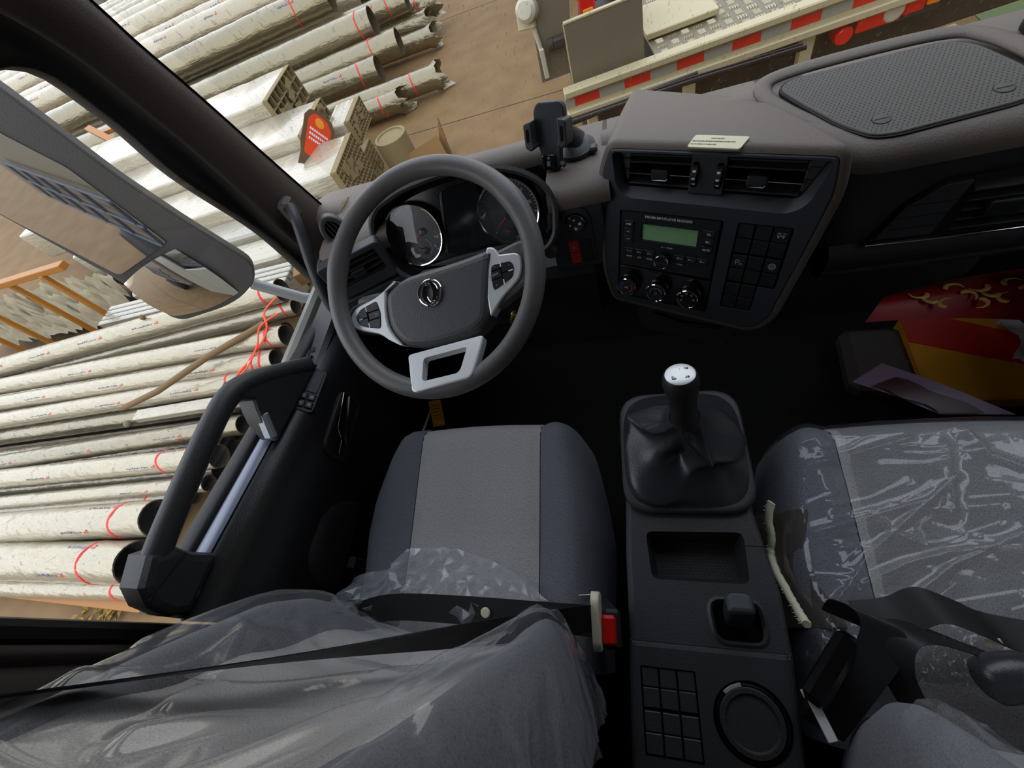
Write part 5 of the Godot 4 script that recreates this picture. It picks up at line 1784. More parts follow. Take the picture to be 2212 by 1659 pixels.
# ---------- steering wheel and column ----------
func make_wheel():
	var n := V(-0.016, 0.855, 0.518).normalized()
	var c := V(-0.352, 1.624, -0.524)
	var v0 := n.cross(V(1, 0, 0)).normalized()
	var u0 := v0.cross(n).normalized()
	var a := deg_to_rad(8.0)
	var f := fr(c, u0 * cos(a) + v0 * sin(a), v0 * cos(a) - u0 * sin(a))      # turned a little to the left
	var t := thing("steering_wheel", "three-spoke steering wheel with perforated black rim and silver spoke trim", "steering wheel", c)
	var s := Sh.new("rim", f)
	var path := []
	for k in 120: path.append(V(cos(TAU * k / 120) * 0.1975, sin(TAU * k / 120) * 0.1975, 0))
	var rad := []
	for k in 120:
		var w := fposmod(TAU * k / 120, TAU)
		var grip := 0.0
		for g in [0.42, PI - 0.42]: grip = maxf(grip, exp(-pow((w - g) / 0.16, 2)))
		rad.append(0.0172 + 0.0022 * grip)
	s.tube(path, rad, 18, true, false, 1.0, V(0, 0, 1))
	part(t, "rim", s)
	# hub cushion
	s = Sh.new("rim_plain", f)
	s.prism(Sh.rnd(pv([-104, -20, -98, 4, -56, 22, 64, 18, 112, 20, 128, 14, 112, -30, 104, -58, 92, -98, 66, -116, -14, -120, -80, -106, -106, -64]), [0.02, 0.02, 0.03, 0.03, 0.01, 0.008, 0.03, 0.03, 0.02, 0.03, 0.03, 0.03, 0.03], 4), -0.055, -0.006, 0.016, 4)
	var hub := part(t, "hub", s)
	# emblem: ring with two curved blades
	s = Sh.new("chrome", f * Transform3D(Basis(Vector3(0, 0, 1), -0.1), V(-0.004, -0.024, -0.006)))
	s.lathe([Vector2(0.0252, 0.0), Vector2(0.0250, 0.0030), Vector2(0.0236, 0.0042), Vector2(0.0222, 0.0030), Vector2(0.0220, 0.0)], 40)
	for q in 2:
		var b := PackedVector2Array()
		for k in 13:
			var w := deg_to_rad(118.0 - 178.0 * k / 12.0)
			b.append(Vector2(cos(w) * 0.0165 + 0.0000, sin(w) * 0.0195 + 0.001))
		for k in 12:
			var w := deg_to_rad(-60.0 + 172.0 * (k + 0.4) / 12.0)
			b.append(Vector2(cos(w) * 0.0095 - 0.0040, sin(w) * 0.0175 + 0.0005))
		if q == 1:
			for k in b.size(): b[k] = -b[k] * 0.98
		s.prism(b, 0.0, 0.004, 0.001, 1)
	s.m = "rim_plain"
	s.face(Sh.circle(Vector2.ZERO, 0.0222, 32), 0.0008)
	part(hub, "emblem", s, "chrome ring emblem with two curved blades")
	# black spoke bodies from the hub to the rim
	s = Sh.new("rim_plain", f)
	s.prism(Sh.rnd(pv([-60, 14, -130, 6, -182, 6, -198, -10, -198, -44, -170, -56, -100, -74, -70, -60]), 0.012, 3), -0.040, -0.017, 0.006, 2)
	part(t, "spoke", s)
	s = Sh.new("rim", f)
	s.prism(Sh.rnd(pv([60, 10, 130, 14, 176, 20, 198, 10, 199, -52, 176, -56, 120, -80, 98, -86, 60, -60]), 0.012, 3), -0.040, -0.014, 0.007, 2)
	part(t, "spoke", s)
	# silver trim with button pads
	for sd in 2:
		var outer: PackedVector2Array; var pad: PackedVector2Array
		if sd == 0:
			outer = Sh.rnd(pv([-187, -22, -170, -4, -122, 2, -62, 24, -96, 8, -104, -20, -108, -62, -78, -108, -112, -82, -128, -66, -166, -52, -182, -42]), [0.012, 0.015, 0.02, 0.0, 0.02, 0.02, 0.02, 0.0, 0.02, 0.012, 0.012, 0.012], 3)
			pad = Sh.rnd(pv([-172, -22, -158, -10, -120, -4, -116, -28, -122, -58, -156, -46, -168, -38]), 0.006, 3)
		else:
			outer = Sh.rnd(pv([114, 24, 128, 20, 135, 4, 165, -2, 172, -12, 166, -44, 126, -68, 110, -82, 95, -98, 97, -60, 106, -26]), [0.005, 0.006, 0.012, 0.012, 0.010, 0.02, 0.02, 0.01, 0.0, 0.02, 0.02], 3)
			pad = Sh.rnd(pv([117, -10, 152, -13, 156, -24, 150, -41, 112, -54, 112, -30]), 0.006, 3)
		s = Sh.new("silver", f)
		s.prism(outer, -0.034, -0.010, 0.003, 2, [pad])
		var trim := part(t, "spoke_trim", s, "silver spoke trim round the thumb buttons")
		s = Sh.new("key", f)
		s.face(pad, -0.018)
		# the pad cut into five keys
		var c0 := Vector2.ZERO
		for p in pad: c0 += p / pad.size()
		var cuts := [[-0.030, -0.030, 0.0, -0.008], [-0.030, -0.007, -0.002, 0.007], [-0.030, 0.008, 0.0, 0.030], [0.001, -0.030, 0.03, -0.001], [0.001, 0.0, 0.03, 0.030]]
		part(trim, "pad_bed", s)
		for q in cuts:
			var qx0: float = q[0]; var qx1: float = q[2]
			if sd == 0:
				qx0 = -q[2]; qx1 = -q[0]
			var r := PackedVector2Array([c0 + Vector2(qx0, q[1] + 0.0006), c0 + Vector2(qx1, q[1] + 0.0006), c0 + Vector2(qx1, q[3] - 0.0002), c0 + Vector2(qx0, q[3] - 0.0002)])
			var big := PackedVector2Array(); var big2 := PackedVector2Array()
			for p in Sh.inset(Sh.ccw(pad), 0.0006): big.append(p * 1000.0)
			for p in r: big2.append(p * 1000.0)
			var cut := Geometry2D.intersect_polygons(big, big2)
			if cut.is_empty(): continue
			var k := PackedVector2Array()
			for p in cut[0]: k.append(p * 0.001)
			s = Sh.new("key", f)
			s.prism(k, -0.018, -0.0085, 0.0004, 1)
			s.m = "grey_print"
			var m := Vector2.ZERO
			for p in k: m += p / k.size()
			if sd == 1 and q == cuts[1]: s.text("SOURCE", 0.0034, m.x, m.y, -0.0084, true, 0.15)
			elif sd == 1 and q == cuts[0]: s.text("v", 0.0042, m.x, m.y, -0.0084, false)
			elif sd == 1 and q == cuts[2]: s.text("^", 0.0042, m.x, m.y - 0.001, -0.0084, false)
			elif sd == 1: s.text("-" if q == cuts[3] else "+", 0.0045, m.x, m.y, -0.0084, false)
			elif q == cuts[1]:
				s.tube([V(m.x - 0.004, m.y + 0.003, -0.0083), V(m.x, m.y, -0.0083), V(m.x + 0.003, m.y - 0.003, -0.0083)], 0.0006, 5)
				s.tube([V(m.x - 0.003, m.y - 0.003, -0.0083), V(m.x + 0.0, m.y + 0.001, -0.0083), V(m.x + 0.004, m.y + 0.002, -0.0083)], 0.0006, 5)
			else: s.tube([V(m.x - 0.002, m.y - 0.001, -0.0083), V(m.x, m.y + 0.001, -0.0083), V(m.x + 0.002, m.y + 0.001, -0.0083)], 0.0006, 5)
			part(trim, "button", s)
		s = Sh.new("white", f)
		var dx := 0.0005 if sd == 1 else -0.0005
		s.box(V(c0.x + dx, c0.y + 0.015, -0.0083), V(0.0022, 0.009, 0.0012), 0.0004)
		s.box(V(c0.x + dx, c0.y - 0.016, -0.0083), V(0.0022, 0.009, 0.0012), 0.0004)
		s.box(V(c0.x + (0.016 if sd == 1 else -0.016), c0.y - 0.0005, -0.0083), V(0.008, 0.0022, 0.0012), 0.0004)
		part(trim, "white_ticks", s)
	# open lower spoke in silver, its lower end rising onto the rim
	var lf := f * Transform3D(Basis(Vector3(1, 0, 0), -0.36), V(0, -0.155, 0.003))
	s = Sh.new("silver", lf)
	s.prism(Sh.rnd(pv([-76, 36, 78, 34, 74, 18, 54, -32, 46, -40, -62, -42, -68, -36, -74, 18]), 0.008, 3), -0.012, 0.004, 0.003, 2, [Sh.rnd(pv([-42, 20, 46, 19, 31, -20, 24, -26, -42, -25, -46, -20]), 0.006, 3)])
	part(t, "lower_spoke", s, "open silver lower spoke")

	# column: shroud, stalk with its end turned to the driver, ignition key
	var k := thing("steering_column", "black steering column behind the wheel, with a wiper stalk and an ignition key", "steering column", c - n * 0.2)
	s = Sh.new("plastic_low", fr(c, u0, v0))
	s.prism(Sh.rnd(pv([-62, -45, 62, -45, 62, 40, -62, 40]), 0.02), -0.30, -0.062, 0.012)
	part(k, "shroud", s)
	s = Sh.new("plastic", fr(c, u0, v0))
	s.tube([V(-0.05, 0.012, -0.115), V(-0.13, 0.010, -0.115), V(-0.175, 0.008, -0.117)], 0.009, 10)
	s.tube([V(-0.170, 0.008, -0.117), V(-0.178, 0.008, -0.117), V(-0.222, 0.006, -0.118), V(-0.230, 0.006, -0.118)], [0.014, 0.020, 0.020, 0.016], 16, false, true, 0.75)
	s.m = "white"
	s.t = fr(c, u0, v0) * Transform3D(Basis(), V(-0.200, 0.0, -0.103))
	s.prism(Sh.circle(Vector2(-0.006, -0.001), 0.0045, 14), 0.0, 0.0006, 0, 1, [Sh.circle(Vector2(-0.006, -0.001), 0.0034, 14)])
	s.prism(pv([2, -3, 7, -3, 10, -1, 7, 1, 2, 1]), 0.0, 0.0006)
	part(k, "wiper_stalk", s)
	s = Sh.new("plastic", fr(c, u0, v0))
	s.tube([V(0.05, 0.012, -0.115), V(0.13, 0.010, -0.118)], 0.009, 10)
	part(k, "light_stalk", s)
	s = Sh.new("gloss", fr(c, u0, v0))
	s.lathe([Vector2(0.016, -0.01), Vector2(0.016, 0.004), Vector2(0.0, 0.005)], 20, Vector2.ZERO)
	s.st = {}
	s.t = fr(V(-0.232, 1.50, -0.515), V(0.3, 0.5, -0.8), V(0, 0.8, 0.5))
	s.m = "brass"
	s.lathe([Vector2(0.0135, 0.0), Vector2(0.0140, 0.002), Vector2(0.0120, 0.004), Vector2(0.0105, 0.003), Vector2(0.0, 0.003)], 22, Vector2.ZERO, 1.25)
	s.box(V(0.003, 0.0, 0.010), V(0.007, 0.004, 0.018), 0.001)
	part(k, "ignition_key", s)


# ---------- phone holder and sticker on the dash ----------
func make_holder():
	var n := V(-0.25, 0.35, 0.9).normalized()
	var u := V(0, 1, 0).cross(n).normalized()
	var f := fr(V(-0.145, 1.645, -0.85), u, n.cross(u))
	var t := thing("phone_holder", "black plastic phone holder with two grip arms, standing on the dash by the binnacle", "phone holder", V(-0.10, 1.58, -0.87))
	var s := Sh.new("face", f)
	s.prism(Sh.rnd(pv([-24, 40, -16, 52, 32, 50, 40, 38, 38, 0, 26, -34, 24, -68, -17, -68, -18, -34, -27, 0]), 0.006, 3), -0.014, 0.0, 0.003, 2)
	part(t, "back_plate", s)
	for sd: float in [-1.0, 1.0]:
		s = Sh.new("plastic", f)
		var x := 6.0 + sd * 35.0
		var w := sd * 9.0
		s.prism(Sh.rnd(pv([x - w, 26, x + w, 22, x + w, -20, x - w * 0.3, -27, x - w * 1.4, -20, x - w, -14]), 0.004, 3), -0.012, 0.026, 0.003, 2, [Sh.rnd(pv([x - w * 0.35, 14, x + w * 0.45, 12, x + w * 0.45, -12, x - w * 0.35, -14]), 0.002, 2)])
		part(t, "grip_arm", s)
	s = Sh.new("gloss", f)
	s.prism(Sh.rect(-0.0145, -0.068, 0.0145, -0.039, 0.006), 0.0, 0.004, 0.0015, 1, [Sh.rect(-0.009, -0.066, 0.009, -0.046, 0.002)])
	s.m = "silver_dull"
	s.prism(Sh.circle(Vector2(0.001, -0.045), 0.0025, 12), 0.0, 0.006, 0.001)
	s.box(V(-0.001, -0.056, 0.002), V(0.008, 0.010, 0.003), 0.001)
	part(t, "foot_clip", s)
	s = Sh.new("plastic", f)
	s.tube([V(0.026, -0.056, 0.0), V(0.034, -0.060, 0.004)], 0.005, 10)
	part(t, "release_button", s)
	s = Sh.new("plastic")
	s.tube([f * V(0.015, 0.0, -0.012), V(-0.112, 1.615, -0.885), V(-0.098, 1.592, -0.885)], [0.016, 0.019, 0.026], 14)
	s.t = fr(V(-0.098, 1.576, -0.885), V(1, 0, 0), V(0, 0, -1))
	s.lathe([Vector2(0.040, -0.004), Vector2(0.040, 0.008), Vector2(0.032, 0.014), Vector2(0.02, 0.022), Vector2(0.0, 0.022)], 28)
	s.box(V(0.036, -0.02, 0.006), V(0.016, 0.02, 0.012), 0.003)
	part(t, "suction_base", s)

	# cream label on the brow of the centre cowl
	t = thing("dash_sticker", "small cream label with tiny print stuck above the centre air vents", "sticker", V(0.14, 1.64, -0.70))
	f = fr(V(0.143, 1.6355, -0.7085), SF.basis.x, SF.basis.y * 0.50 - SF.basis.z * 0.86)
	s = Sh.new("sticker", f)
	s.prism(Sh.rnd(pv([-44, -12, 38, -13, 46, 11, -38, 12]), 0.004, 3), -0.002, 0.0016, 0.0003, 1)
	s.m = "board"
	var rng := RandomNumberGenerator.new()
	rng.seed = 4
	for row in 3:
		var cnt: int = [9, 28, 17][row]
		for k in cnt:
			var x := (-0.010 if row == 0 else -0.037 - 0.001 * row) + k * 0.0024
			s.box(V(x, 0.0055 - row * 0.0058, 0.0018), V(0.0012 + 0.0006 * rng.randf(), 0.0014 + 0.0006 * rng.randf(), 0.0004), 0.0001)
	part(t, "label", s)


# ---------- centre console, gear lever ----------
func make_console():
	var t := thing("center_console", "black centre console between the seats with a tray, a round cup lid and blank switches", "console", V(0.055, 0.83, -0.02))
	var f := fr(V(0, 1.29, 0), V(1, 0, 0), V(0, 0, -1))           # u to the right, v forwards, n up
	var s := Sh.new("plastic", f)
	var tray := Sh.rnd(pv([-21, 167, 134, 168, 131, 89, -16, 90]), 0.012, 4)
	var well := Sh.rnd(pv([66, 66, 140, 66, 142, 6, 70, 6]), 0.02, 4)
	s.prism(Sh.rnd(pv([-48, 330, 160, 330, 156, 206, 172, 80, 171, -10, -58, -10, -57, 130]), 0.004, 2), -0.45, 0.0, 0.010, 3, [tray, well])
	part(t, "top_panel", s)
	s = Sh.new("plastic_low", f)
	s.wall(Sh.ccw(tray), 0.0, Sh.inset(Sh.ccw(tray), 0.010), -0.045)
	s.face(Sh.inset(Sh.ccw(tray), 0.010), -0.045)
	var tr := part(t, "tray", s)
	s = Sh.new("plastic_low", f)
	for i in 22:
		for j in 11:
			s.prism(Sh.circle(Vector2(-0.005 + i * 0.0062 + (j % 2) * 0.0031, 0.106 + j * 0.005), 0.0011, 6), -0.0455, -0.0442, 0.0005, 1)
	part(tr, "tray_pips", s).set_meta("kind", "stuff")
	s = Sh.new("line", f)
	s.box(V(0.150, 0.147, 0.0), V(0.044, 0.0012, 0.0012), 0.0003)
	s.t = f * Transform3D(Basis(), V(0.06, 0.150, -0.0445))
	s.box(V(0.02, 0, 0), V(0.09, 0.001, 0.001), 0.0002)
	part(t, "panel_joint", s)
	# rear part falls away towards the back
	var g := fr(V(0, 1.292, 0.0), V(1, 0, 0), V(0, 0.10, -1))
	s = Sh.new("plastic", g)
	var sw := Sh.rect(-0.0435, -0.1445, 0.0355, -0.034, 0.002, 2)
	var cup := Sh.circle(Vector2(0.1035, -0.088), 0.0500, 40)
	s.prism(Sh.rnd(pv([-58, 2, -64, -160, -64, -330, 158, -330, 160, -140, 171, 2]), 0.004, 2), -0.45, 0.0, 0.010, 3, [sw, cup])
	part(t, "rear_panel", s)
	# brake valve lever in its well
	s = Sh.new("gloss", f)
	s.wall(Sh.ccw(well), 0.0, Sh.inset(Sh.ccw(well), 0.012), -0.018)
	s.face(Sh.inset(Sh.ccw(well), 0.012), -0.018)
	s.m = "plastic"
	var w2 := Sh.inset(Sh.ccw(well), -0.006)
	s.wall(w2, -0.001, Sh.ccw(well), 0.003)
	s.wall(Sh.ccw(well), 0.003, Sh.inset(Sh.ccw(well), 0.004), -0.002)
	var br := part(t, "brake_valve", s)
	s = Sh.new("face", f * Transform3D(Basis(Vector3(1, 0, 0), -0.25), V(0.106, 0.042, -0.012)))
	s.prism(Sh.rnd(pv([-19, -13, 19, -13, 19, 14, 10, 20, -12, 20, -19, 14]), 0.009, 4), -0.005, 0.060, 0.008, 3)
	part(br, "lever", s)
	# blank rockers
	s = Sh.new("line", g)
	s.face(sw, -0.012)
	s.wall(Sh.ccw(sw), 0.0, Sh.ccw(sw), -0.012)
	var sb := part(t, "switch_block", s)
	for row in 2:
		for col in 3:
			rocker(sb, g * Transform3D(Basis(), V(0, 0, -0.002)), -42.5 + col * 26.0, -35.0 - row * 55.5, 25.0, 52.5, "", "plastic")
	# cup holder with its turning lid
	s = Sh.new("line", g)
	s.t = g * Transform3D(Basis(), V(0.1035, -0.088, 0))
	s.lathe([Vector2(0.0500, 0.0), Vector2(0.0495, -0.012), Vector2(0.0, -0.012)], 40)
	var ch := part(t, "cup_lid", s)
	s = Sh.new("gloss", s.t)
	s.lathe([Vector2(0.0465, -0.012), Vector2(0.0460, -0.002), Vector2(0.0435, -0.001), Vector2(0.0425, -0.005)], 48)
	part(ch, "rim", s)
	s = Sh.new("plastic", s.t)
	s.lathe([Vector2(0.0420, -0.012), Vector2(0.0418, -0.001), Vector2(0.0405, 0.0005), Vector2(0.0345, 0.0005), Vector2(0.0325, -0.003), Vector2(0.0, -0.0035)], 48)
	s.m = "line"
	for k in 36:
		var w := TAU * k / 36
		s.prism(Sh.circle(Vector2(cos(w) * 0.0375, sin(w) * 0.0375), 0.0009, 6), 0.0004, 0.0009)
	part(ch, "disc", s)
	s = Sh.new("silver_dull", s.t)
	var arc := PackedVector2Array()
	for k in 8: arc.append(Vector2(cos(1.75 + k * 0.085), sin(1.75 + k * 0.085)) * 0.0468)
	for k in 8: arc.append(Vector2(cos(2.345 - k * 0.085), sin(2.345 - k * 0.085)) * 0.0418)
	s.prism(arc, -0.008, 0.0, 0.0005, 1)
	part(ch, "clear_stop", s, "pale arc piece of the rim")

	# gear lever: boot on its frame, stick, knob
	t = thing("gear_lever", "gear lever with a folded black leather boot and a silver-topped knob", "gear lever", V(0.055, 1.29, -0.31))
	s = Sh.new("plastic", f)
	s.prism(Sh.rnd(pv([-56, 436, 166, 436, 166, 196, -56, 196]), 0.055, 6), -0.02, 0.014, 0.008, 3)
	part(t, "boot_frame", s)
	s = Sh.new("leather")
	var c0 := V(0.055, 1.300, -0.316); var c1 := V(0.056, 1.428, -0.322)
	var rows := []
	var nr := 56; var na := 110
	for i in nr + 1:
		var q := i / float(nr)
		var row := PackedVector3Array()
		for j in na:
			var w := TAU * j / na
			# base: rounded oblong
			var e := pow(pow(absf(cos(w)) / 0.106, 4) + pow(absf(sin(w)) / 0.114, 4), -0.25)
			var r := lerpf(e, 0.0235, pow(sstep(0.0, 1.0, q), 0.62))
			# sack-like bulge, then folds that wind down from the collar
			r += 0.010 * sin(PI * minf(1.0, q * 1.6)) * (1.0 - q)
			var y := lerpf(0.0, 0.128, pow(q, 1.15))
			var wind := w + 1.9 * (1.0 - q)
			var fold := 1.0 - absf(sin(wind * 1.5 + 0.5))
			var fold2 := 1.0 - absf(sin(w * 1.0 - 2.2 * (1.0 - q) + 1.9))
			var env := sin(PI * clampf((q - 0.05) / 0.95, 0.0, 1.0))
			r += env * (0.024 * pow(fold, 2.5) - 0.009 + 0.022 * pow(fold2, 4.0))
			y += env * (0.012 * pow(fold2, 2.0) - 0.010 * pow(fold, 2.0)) * (1.0 - q)
			# one deep crease on the driver's rear side
			var dw := wrapf(w - 4.35 - 0.9 * (q - 0.35), -PI, PI)
			r -= 0.036 * exp(-pow(dw / 0.55, 2) - pow((q - 0.40) / 0.16, 2))
			r += 0.014 * exp(-pow((dw + 0.2) / 0.6, 2) - pow((q - 0.20) / 0.10, 2))
			r = maxf(r, 0.0225)
			var c := c0.lerp(c1, q)
			row.append(V(c.x + cos(w) * r, 1.300 + y, c.z - sin(w) * r))
		rows.append(row)
	s.grid(rows, true)
	part(t, "boot", s)
	var ax := V(-0.006, 0.102, -0.023).normalized()
	var kf := fr(V(0.056, 1.418, -0.320), V(1, 0, 0) - ax * ax.x, ax.cross(V(1, 0, 0)))
	s = Sh.new("rubber", kf)
	s.lathe([Vector2(0.0235, 0.0), Vector2(0.0240, 0.004), Vector2(0.0225, 0.007), Vector2(0.0218, 0.010), Vector2(0.0212, 0.045), Vector2(0.0222, 0.058), Vector2(0.0250, 0.074), Vector2(0.0266, 0.086), Vector2(0.0268, 0.094), Vector2(0.0256, 0.102), Vector2(0.0230, 0.107), Vector2(0.0222, 0.108)], 36)
	var kn := part(t, "knob", s)
	s = Sh.new("silver", kf)
	s.lathe([Vector2(0.0222, 0.106), Vector2(0.0218, 0.1085), Vector2(0.0190, 0.1100), Vector2(0.010, 0.1108), Vector2(0.0, 0.1110)], 36)
	part(kn, "cap", s, "silver knob cap printed with the shift pattern")
	# shift pattern
	s = Sh.new("line", kf)
	var h := 0.1107
	for q in [["2", 0.000, 0.0085], ["4", 0.0090, 0.0085], ["R", -0.0090, -0.0080], ["1", 0.000, -0.0085], ["3", 0.0090, -0.0085]]:
		s.m = "line"
		s.prism(Sh.rect(q[1] - 0.0031, q[2] - (0.0036 if q[0] == "R" else 0.0019), q[1] + 0.0031, q[2] + (0.0036 if q[0] == "R" else 0.0019), 0.0008, 2), h - 0.001, h)
		s.m = "white"
		s.text(q[0], 0.0052 if q[0] == "R" else 0.0028, q[1], q[2], h + 0.0001)
	s.m = "line"
	s.text("N", 0.0024, 0.0, 0.0012, h)
	for q in [[-0.009, 0.001, -0.003, 0.001], [0.003, 0.001, 0.009, 0.001], [0.0, 0.0035, 0.0, 0.0066], [0.009, -0.0066, 0.009, 0.0066], [0.0, -0.0066, 0.0, -0.0012], [-0.009, -0.0044, -0.009, 0.001]]:
		s.tube([V(q[0], q[1], h - 0.0001), V(q[2], q[3], h - 0.0001)], 0.00022, 4)
	part(kn, "shift_pattern", s)


# ---------- seats, films, belts ----------
func lin(tab: Array, x: float) -> float:       # straight lines through (x, y) pairs
	if x <= tab[0][0]: return tab[0][1]
	for i in tab.size() - 1:
		if x <= tab[i + 1][0]:
			return lerpf(tab[i][1], tab[i + 1][1], (x - tab[i][0]) / (tab[i + 1][0] - tab[i][0]))
	return tab[-1][1]

# point of the driver's cushion: s across (-1 and 1 are the outer lower edges, +-0.5 the seams), z along
func cushion(s: float, z: float, lift := 0.0) -> Vector3:
	var L := lin([[-0.430, -0.545], [-0.420, -0.592], [-0.400, -0.622], [-0.342, -0.658], [-0.237, -0.690], [-0.16, -0.692], [-0.08, -0.674], [0.0, -0.66], [0.06, -0.65]], z)
	var R := lin([[-0.430, -0.180], [-0.420, -0.158], [-0.400, -0.145], [-0.358, -0.132], [-0.27, -0.112], [-0.174, -0.098], [-0.09, -0.102], [0.0, -0.108], [0.06, -0.11]], z)
	var sl := lin([[-0.43, -0.540], [-0.126, -0.522], [0.06, -0.512]], z)
	var sr := lin([[-0.43, -0.238], [-0.046, -0.224], [0.06, -0.220]], z)
	var y := 1.228 + 0.010 * sstep(-0.1, -0.40, z)
	var x: float
	if s < -0.5:
		var k := (s + 1.0) * 2.0
		x = lerpf(L - 0.006, sl, pow(k, 1.0))
		y += 0.014 * sin(PI * pow(k, 0.8)) * sstep(0.0, 0.4, k) - 0.16 * pow(1.0 - k, 5.0) - 0.010 * (1.0 - k)
		x -= 0.010 * sin(PI * k) * (1.0 - k)
	elif s > 0.5:
		var k := (1.0 - s) * 2.0
		x = lerpf(R + 0.006, sr, k)
		y += 0.024 * sin(PI * pow(k, 0.75)) - 0.16 * pow(1.0 - k, 4.0) - 0.006 * (1.0 - k)
		x += 0.008 * sin(PI * k) * (1.0 - k)
	else:
		var k := s + 0.5
		x = lerpf(sl, sr, k)
		y += 0.012 * sin(PI * k) + 0.004 * sin(k * 9.0) * sstep(-0.43, -0.2, z)
	# rolled front edge
	var e := clampf((-0.375 - z) / 0.055, 0.0, 1.0)
	y -= 0.045 * e * e * e
	return V(x, y + lift, z)

func seat_grid(s0: float, s1: float, ns: int, z0: float, z1: float, nz: int, fn: Callable) -> Array:
	var rows := []
	for i in nz + 1:
		var row := PackedVector3Array()
		for j in ns + 1: row.append(fn.call(lerpf(s0, s1, j / float(ns)), lerpf(z0, z1, i / float(nz))))
		rows.append(row)
	return rows

# point of the driver's backrest: s across, h height
func backrest(s: float, h: float, lift := 0.0) -> Vector3:
	var cx := -0.352 + 0.0 * h
	var hw := lin([[1.20, 0.225], [1.35, 0.252], [1.55, 0.262], [1.70, 0.250], [1.82, 0.215], [1.88, 0.17], [1.90, 0.12]], h)
	var sw := lin([[1.20, 0.150], [1.55, 0.158], [1.90, 0.11]], h)
	var zc := 0.030 + 0.185 * (h - 1.44)
	if h < 1.40: zc = 0.0226 + 0.02 * (1.40 - h)
	var p := lin([[1.20, 0.010], [1.30, 0.020], [1.38, 0.040], [1.46, 0.060], [1.54, 0.062], [1.66, 0.040], [1.80, 0.012], [1.90, 0.0]], h)
	var x: float
	var z: float
	if absf(s) > 0.5:
		var k := (1.0 - absf(s)) * 2.0
		x = signf(s) * lerpf(hw, sw, k)
		z = zc - p * pow(sin(PI * clampf(pow(k, 0.85), 0.0, 1.0)), 0.8) + 0.10 * pow(1.0 - k, 3.0)
	else:
		x = s * 2.0 * sw
		z = zc + 0.012 * cos(s * PI) - 0.004 * sin(h * 40.0)
	if h > 1.84: z += 0.5 * (h - 1.84)
	return V(cx + x, h, z - lift)

func make_seats():
	for sd in 2:
		var off := Vector3.ZERO
		var mx := Transform3D.IDENTITY
		if sd == 1: mx = Transform3D(Basis(V(-1, 0, 0), V(0, 1, 0), V(0, 0, 1)), V(0.080, 0.012, 0.048))
		var t := thing("driver_seat" if sd == 0 else "passenger_seat", "grey and charcoal cloth driver's seat in front of the steering wheel" if sd == 0 else "grey and charcoal cloth passenger seat right of the console, under plastic film", "seat", V(-0.36 if sd == 0 else 0.44, 0.83, -0.15))
		var s := Sh.new("cloth_light", mx)
		s.grid(seat_grid(-0.5, 0.5, 26, -0.430, 0.06, 30, cushion))
		part(t, "cushion_centre", s, "light grey cloth cushion centre")
		for q in [[-1.0, -0.5], [0.5, 1.0]]:
			s = Sh.new("cloth_dark", mx)
			s.grid(seat_grid(q[0], q[1], 18, -0.430, 0.06, 30, cushion))
			part(t, "cushion_bolster", s, "dark grey cloth bolster")
		# front roll and seams
		s = Sh.new("cloth_dark", mx)
		var rows := []
		for k in 6:
			var row := PackedVector3Array()
			for j in 41:
				var p := cushion(lerpf(-1.0, 1.0, j / 40.0), -0.430)
				row.append(p + V(0, -0.030 * k, [0.0, -0.004, -0.002, 0.006, 0.02, 0.04][k]))
			rows.append(row)
		s.grid(rows)
		part(t, "cushion_front", s)
		s = Sh.new("line", mx)
		for e in [-0.5, 0.5]:
			var path := []
			for i in 25: path.append(cushion(e, lerpf(-0.428, 0.05, i / 24.0), -0.0002))
			s.tube(path, 0.0011, 5)
		var edge := []
		for j in 31: edge.append(cushion(lerpf(-0.93, 0.93, j / 30.0), -0.430, 0.0))
		s.tube(edge, 0.0014, 5)
		part(t, "seams", s)
		s = Sh.new("plastic_low", mx)
		s.box(V(-0.372, 1.08, -0.15), V(0.44, 0.16, 0.46), 0.03)
		s.box(V(-0.372, 0.92, -0.15), V(0.36, 0.20, 0.40), 0.03)
		part(t, "seat_base", s)
		s = Sh.new("cloth_light", mx)
		s.grid(seat_grid(-0.5, 0.5, 24, 1.20, 1.90, 36, backrest))
		part(t, "backrest_centre", s)
		for q in [[-1.0, -0.5], [0.5, 1.0]]:
			s = Sh.new("cloth_dark", mx)
			s.grid(seat_grid(q[0], q[1], 16, 1.20, 1.90, 36, backrest))
			part(t, "backrest_bolster", s)
		s = Sh.new("plastic_low", mx)
		rows = []
		for i in 15:
			var h := lerpf(1.20, 1.90, i / 14.0)
			var a := backrest(-1.0, h); var b := backrest(1.0, h)
			rows.append(PackedVector3Array([a, a + V(0.03, 0, 0.06), (a + b) * 0.5 + V(0, 0, 0.06), b + V(-0.03, 0, 0.06), b]))
		s.grid(rows)
		part(t, "backrest_shell", s)
		if sd == 0:
			s = Sh.new("plastic_low")
			s.box(V(-0.69, 1.17, -0.10), V(0.02, 0.06, 0.03), 0.005)
			part(t, "recline_lever", s)
			s = Sh.new("white", fr(V(-0.128, 1.245, -0.055), V(1, 0.1, -0.1), V(0, 1, -0.2)))
			s.box(V(0, 0.012, 0), V(0.022, 0.034, 0.0012), 0.0003)
			s.m = "grey_print"
			for k in 4: s.box(V(0.0, 0.020 - k * 0.006, 0.0009), V(0.015, 0.0012, 0.0004), 0.0001)
			part(t, "care_label", s, "small white care label")

# thin clear film: a surface with sharp creases
func crease(n: FastNoiseLite, x: float, y: float, sx: float, sy: float) -> float:
	var a := n.get_noise_2d(x * sx, y * sy)
	var b := n.get_noise_2d(x * sx * 2.3 + 40.0, y * sy * 2.3)
	return pow(maxf(0.0, 1.0 - absf(a) * 1.5), 5.0) * 0.7 + pow(maxf(0.0, 1.0 - absf(b) * 1.5), 6.0) * 0.45

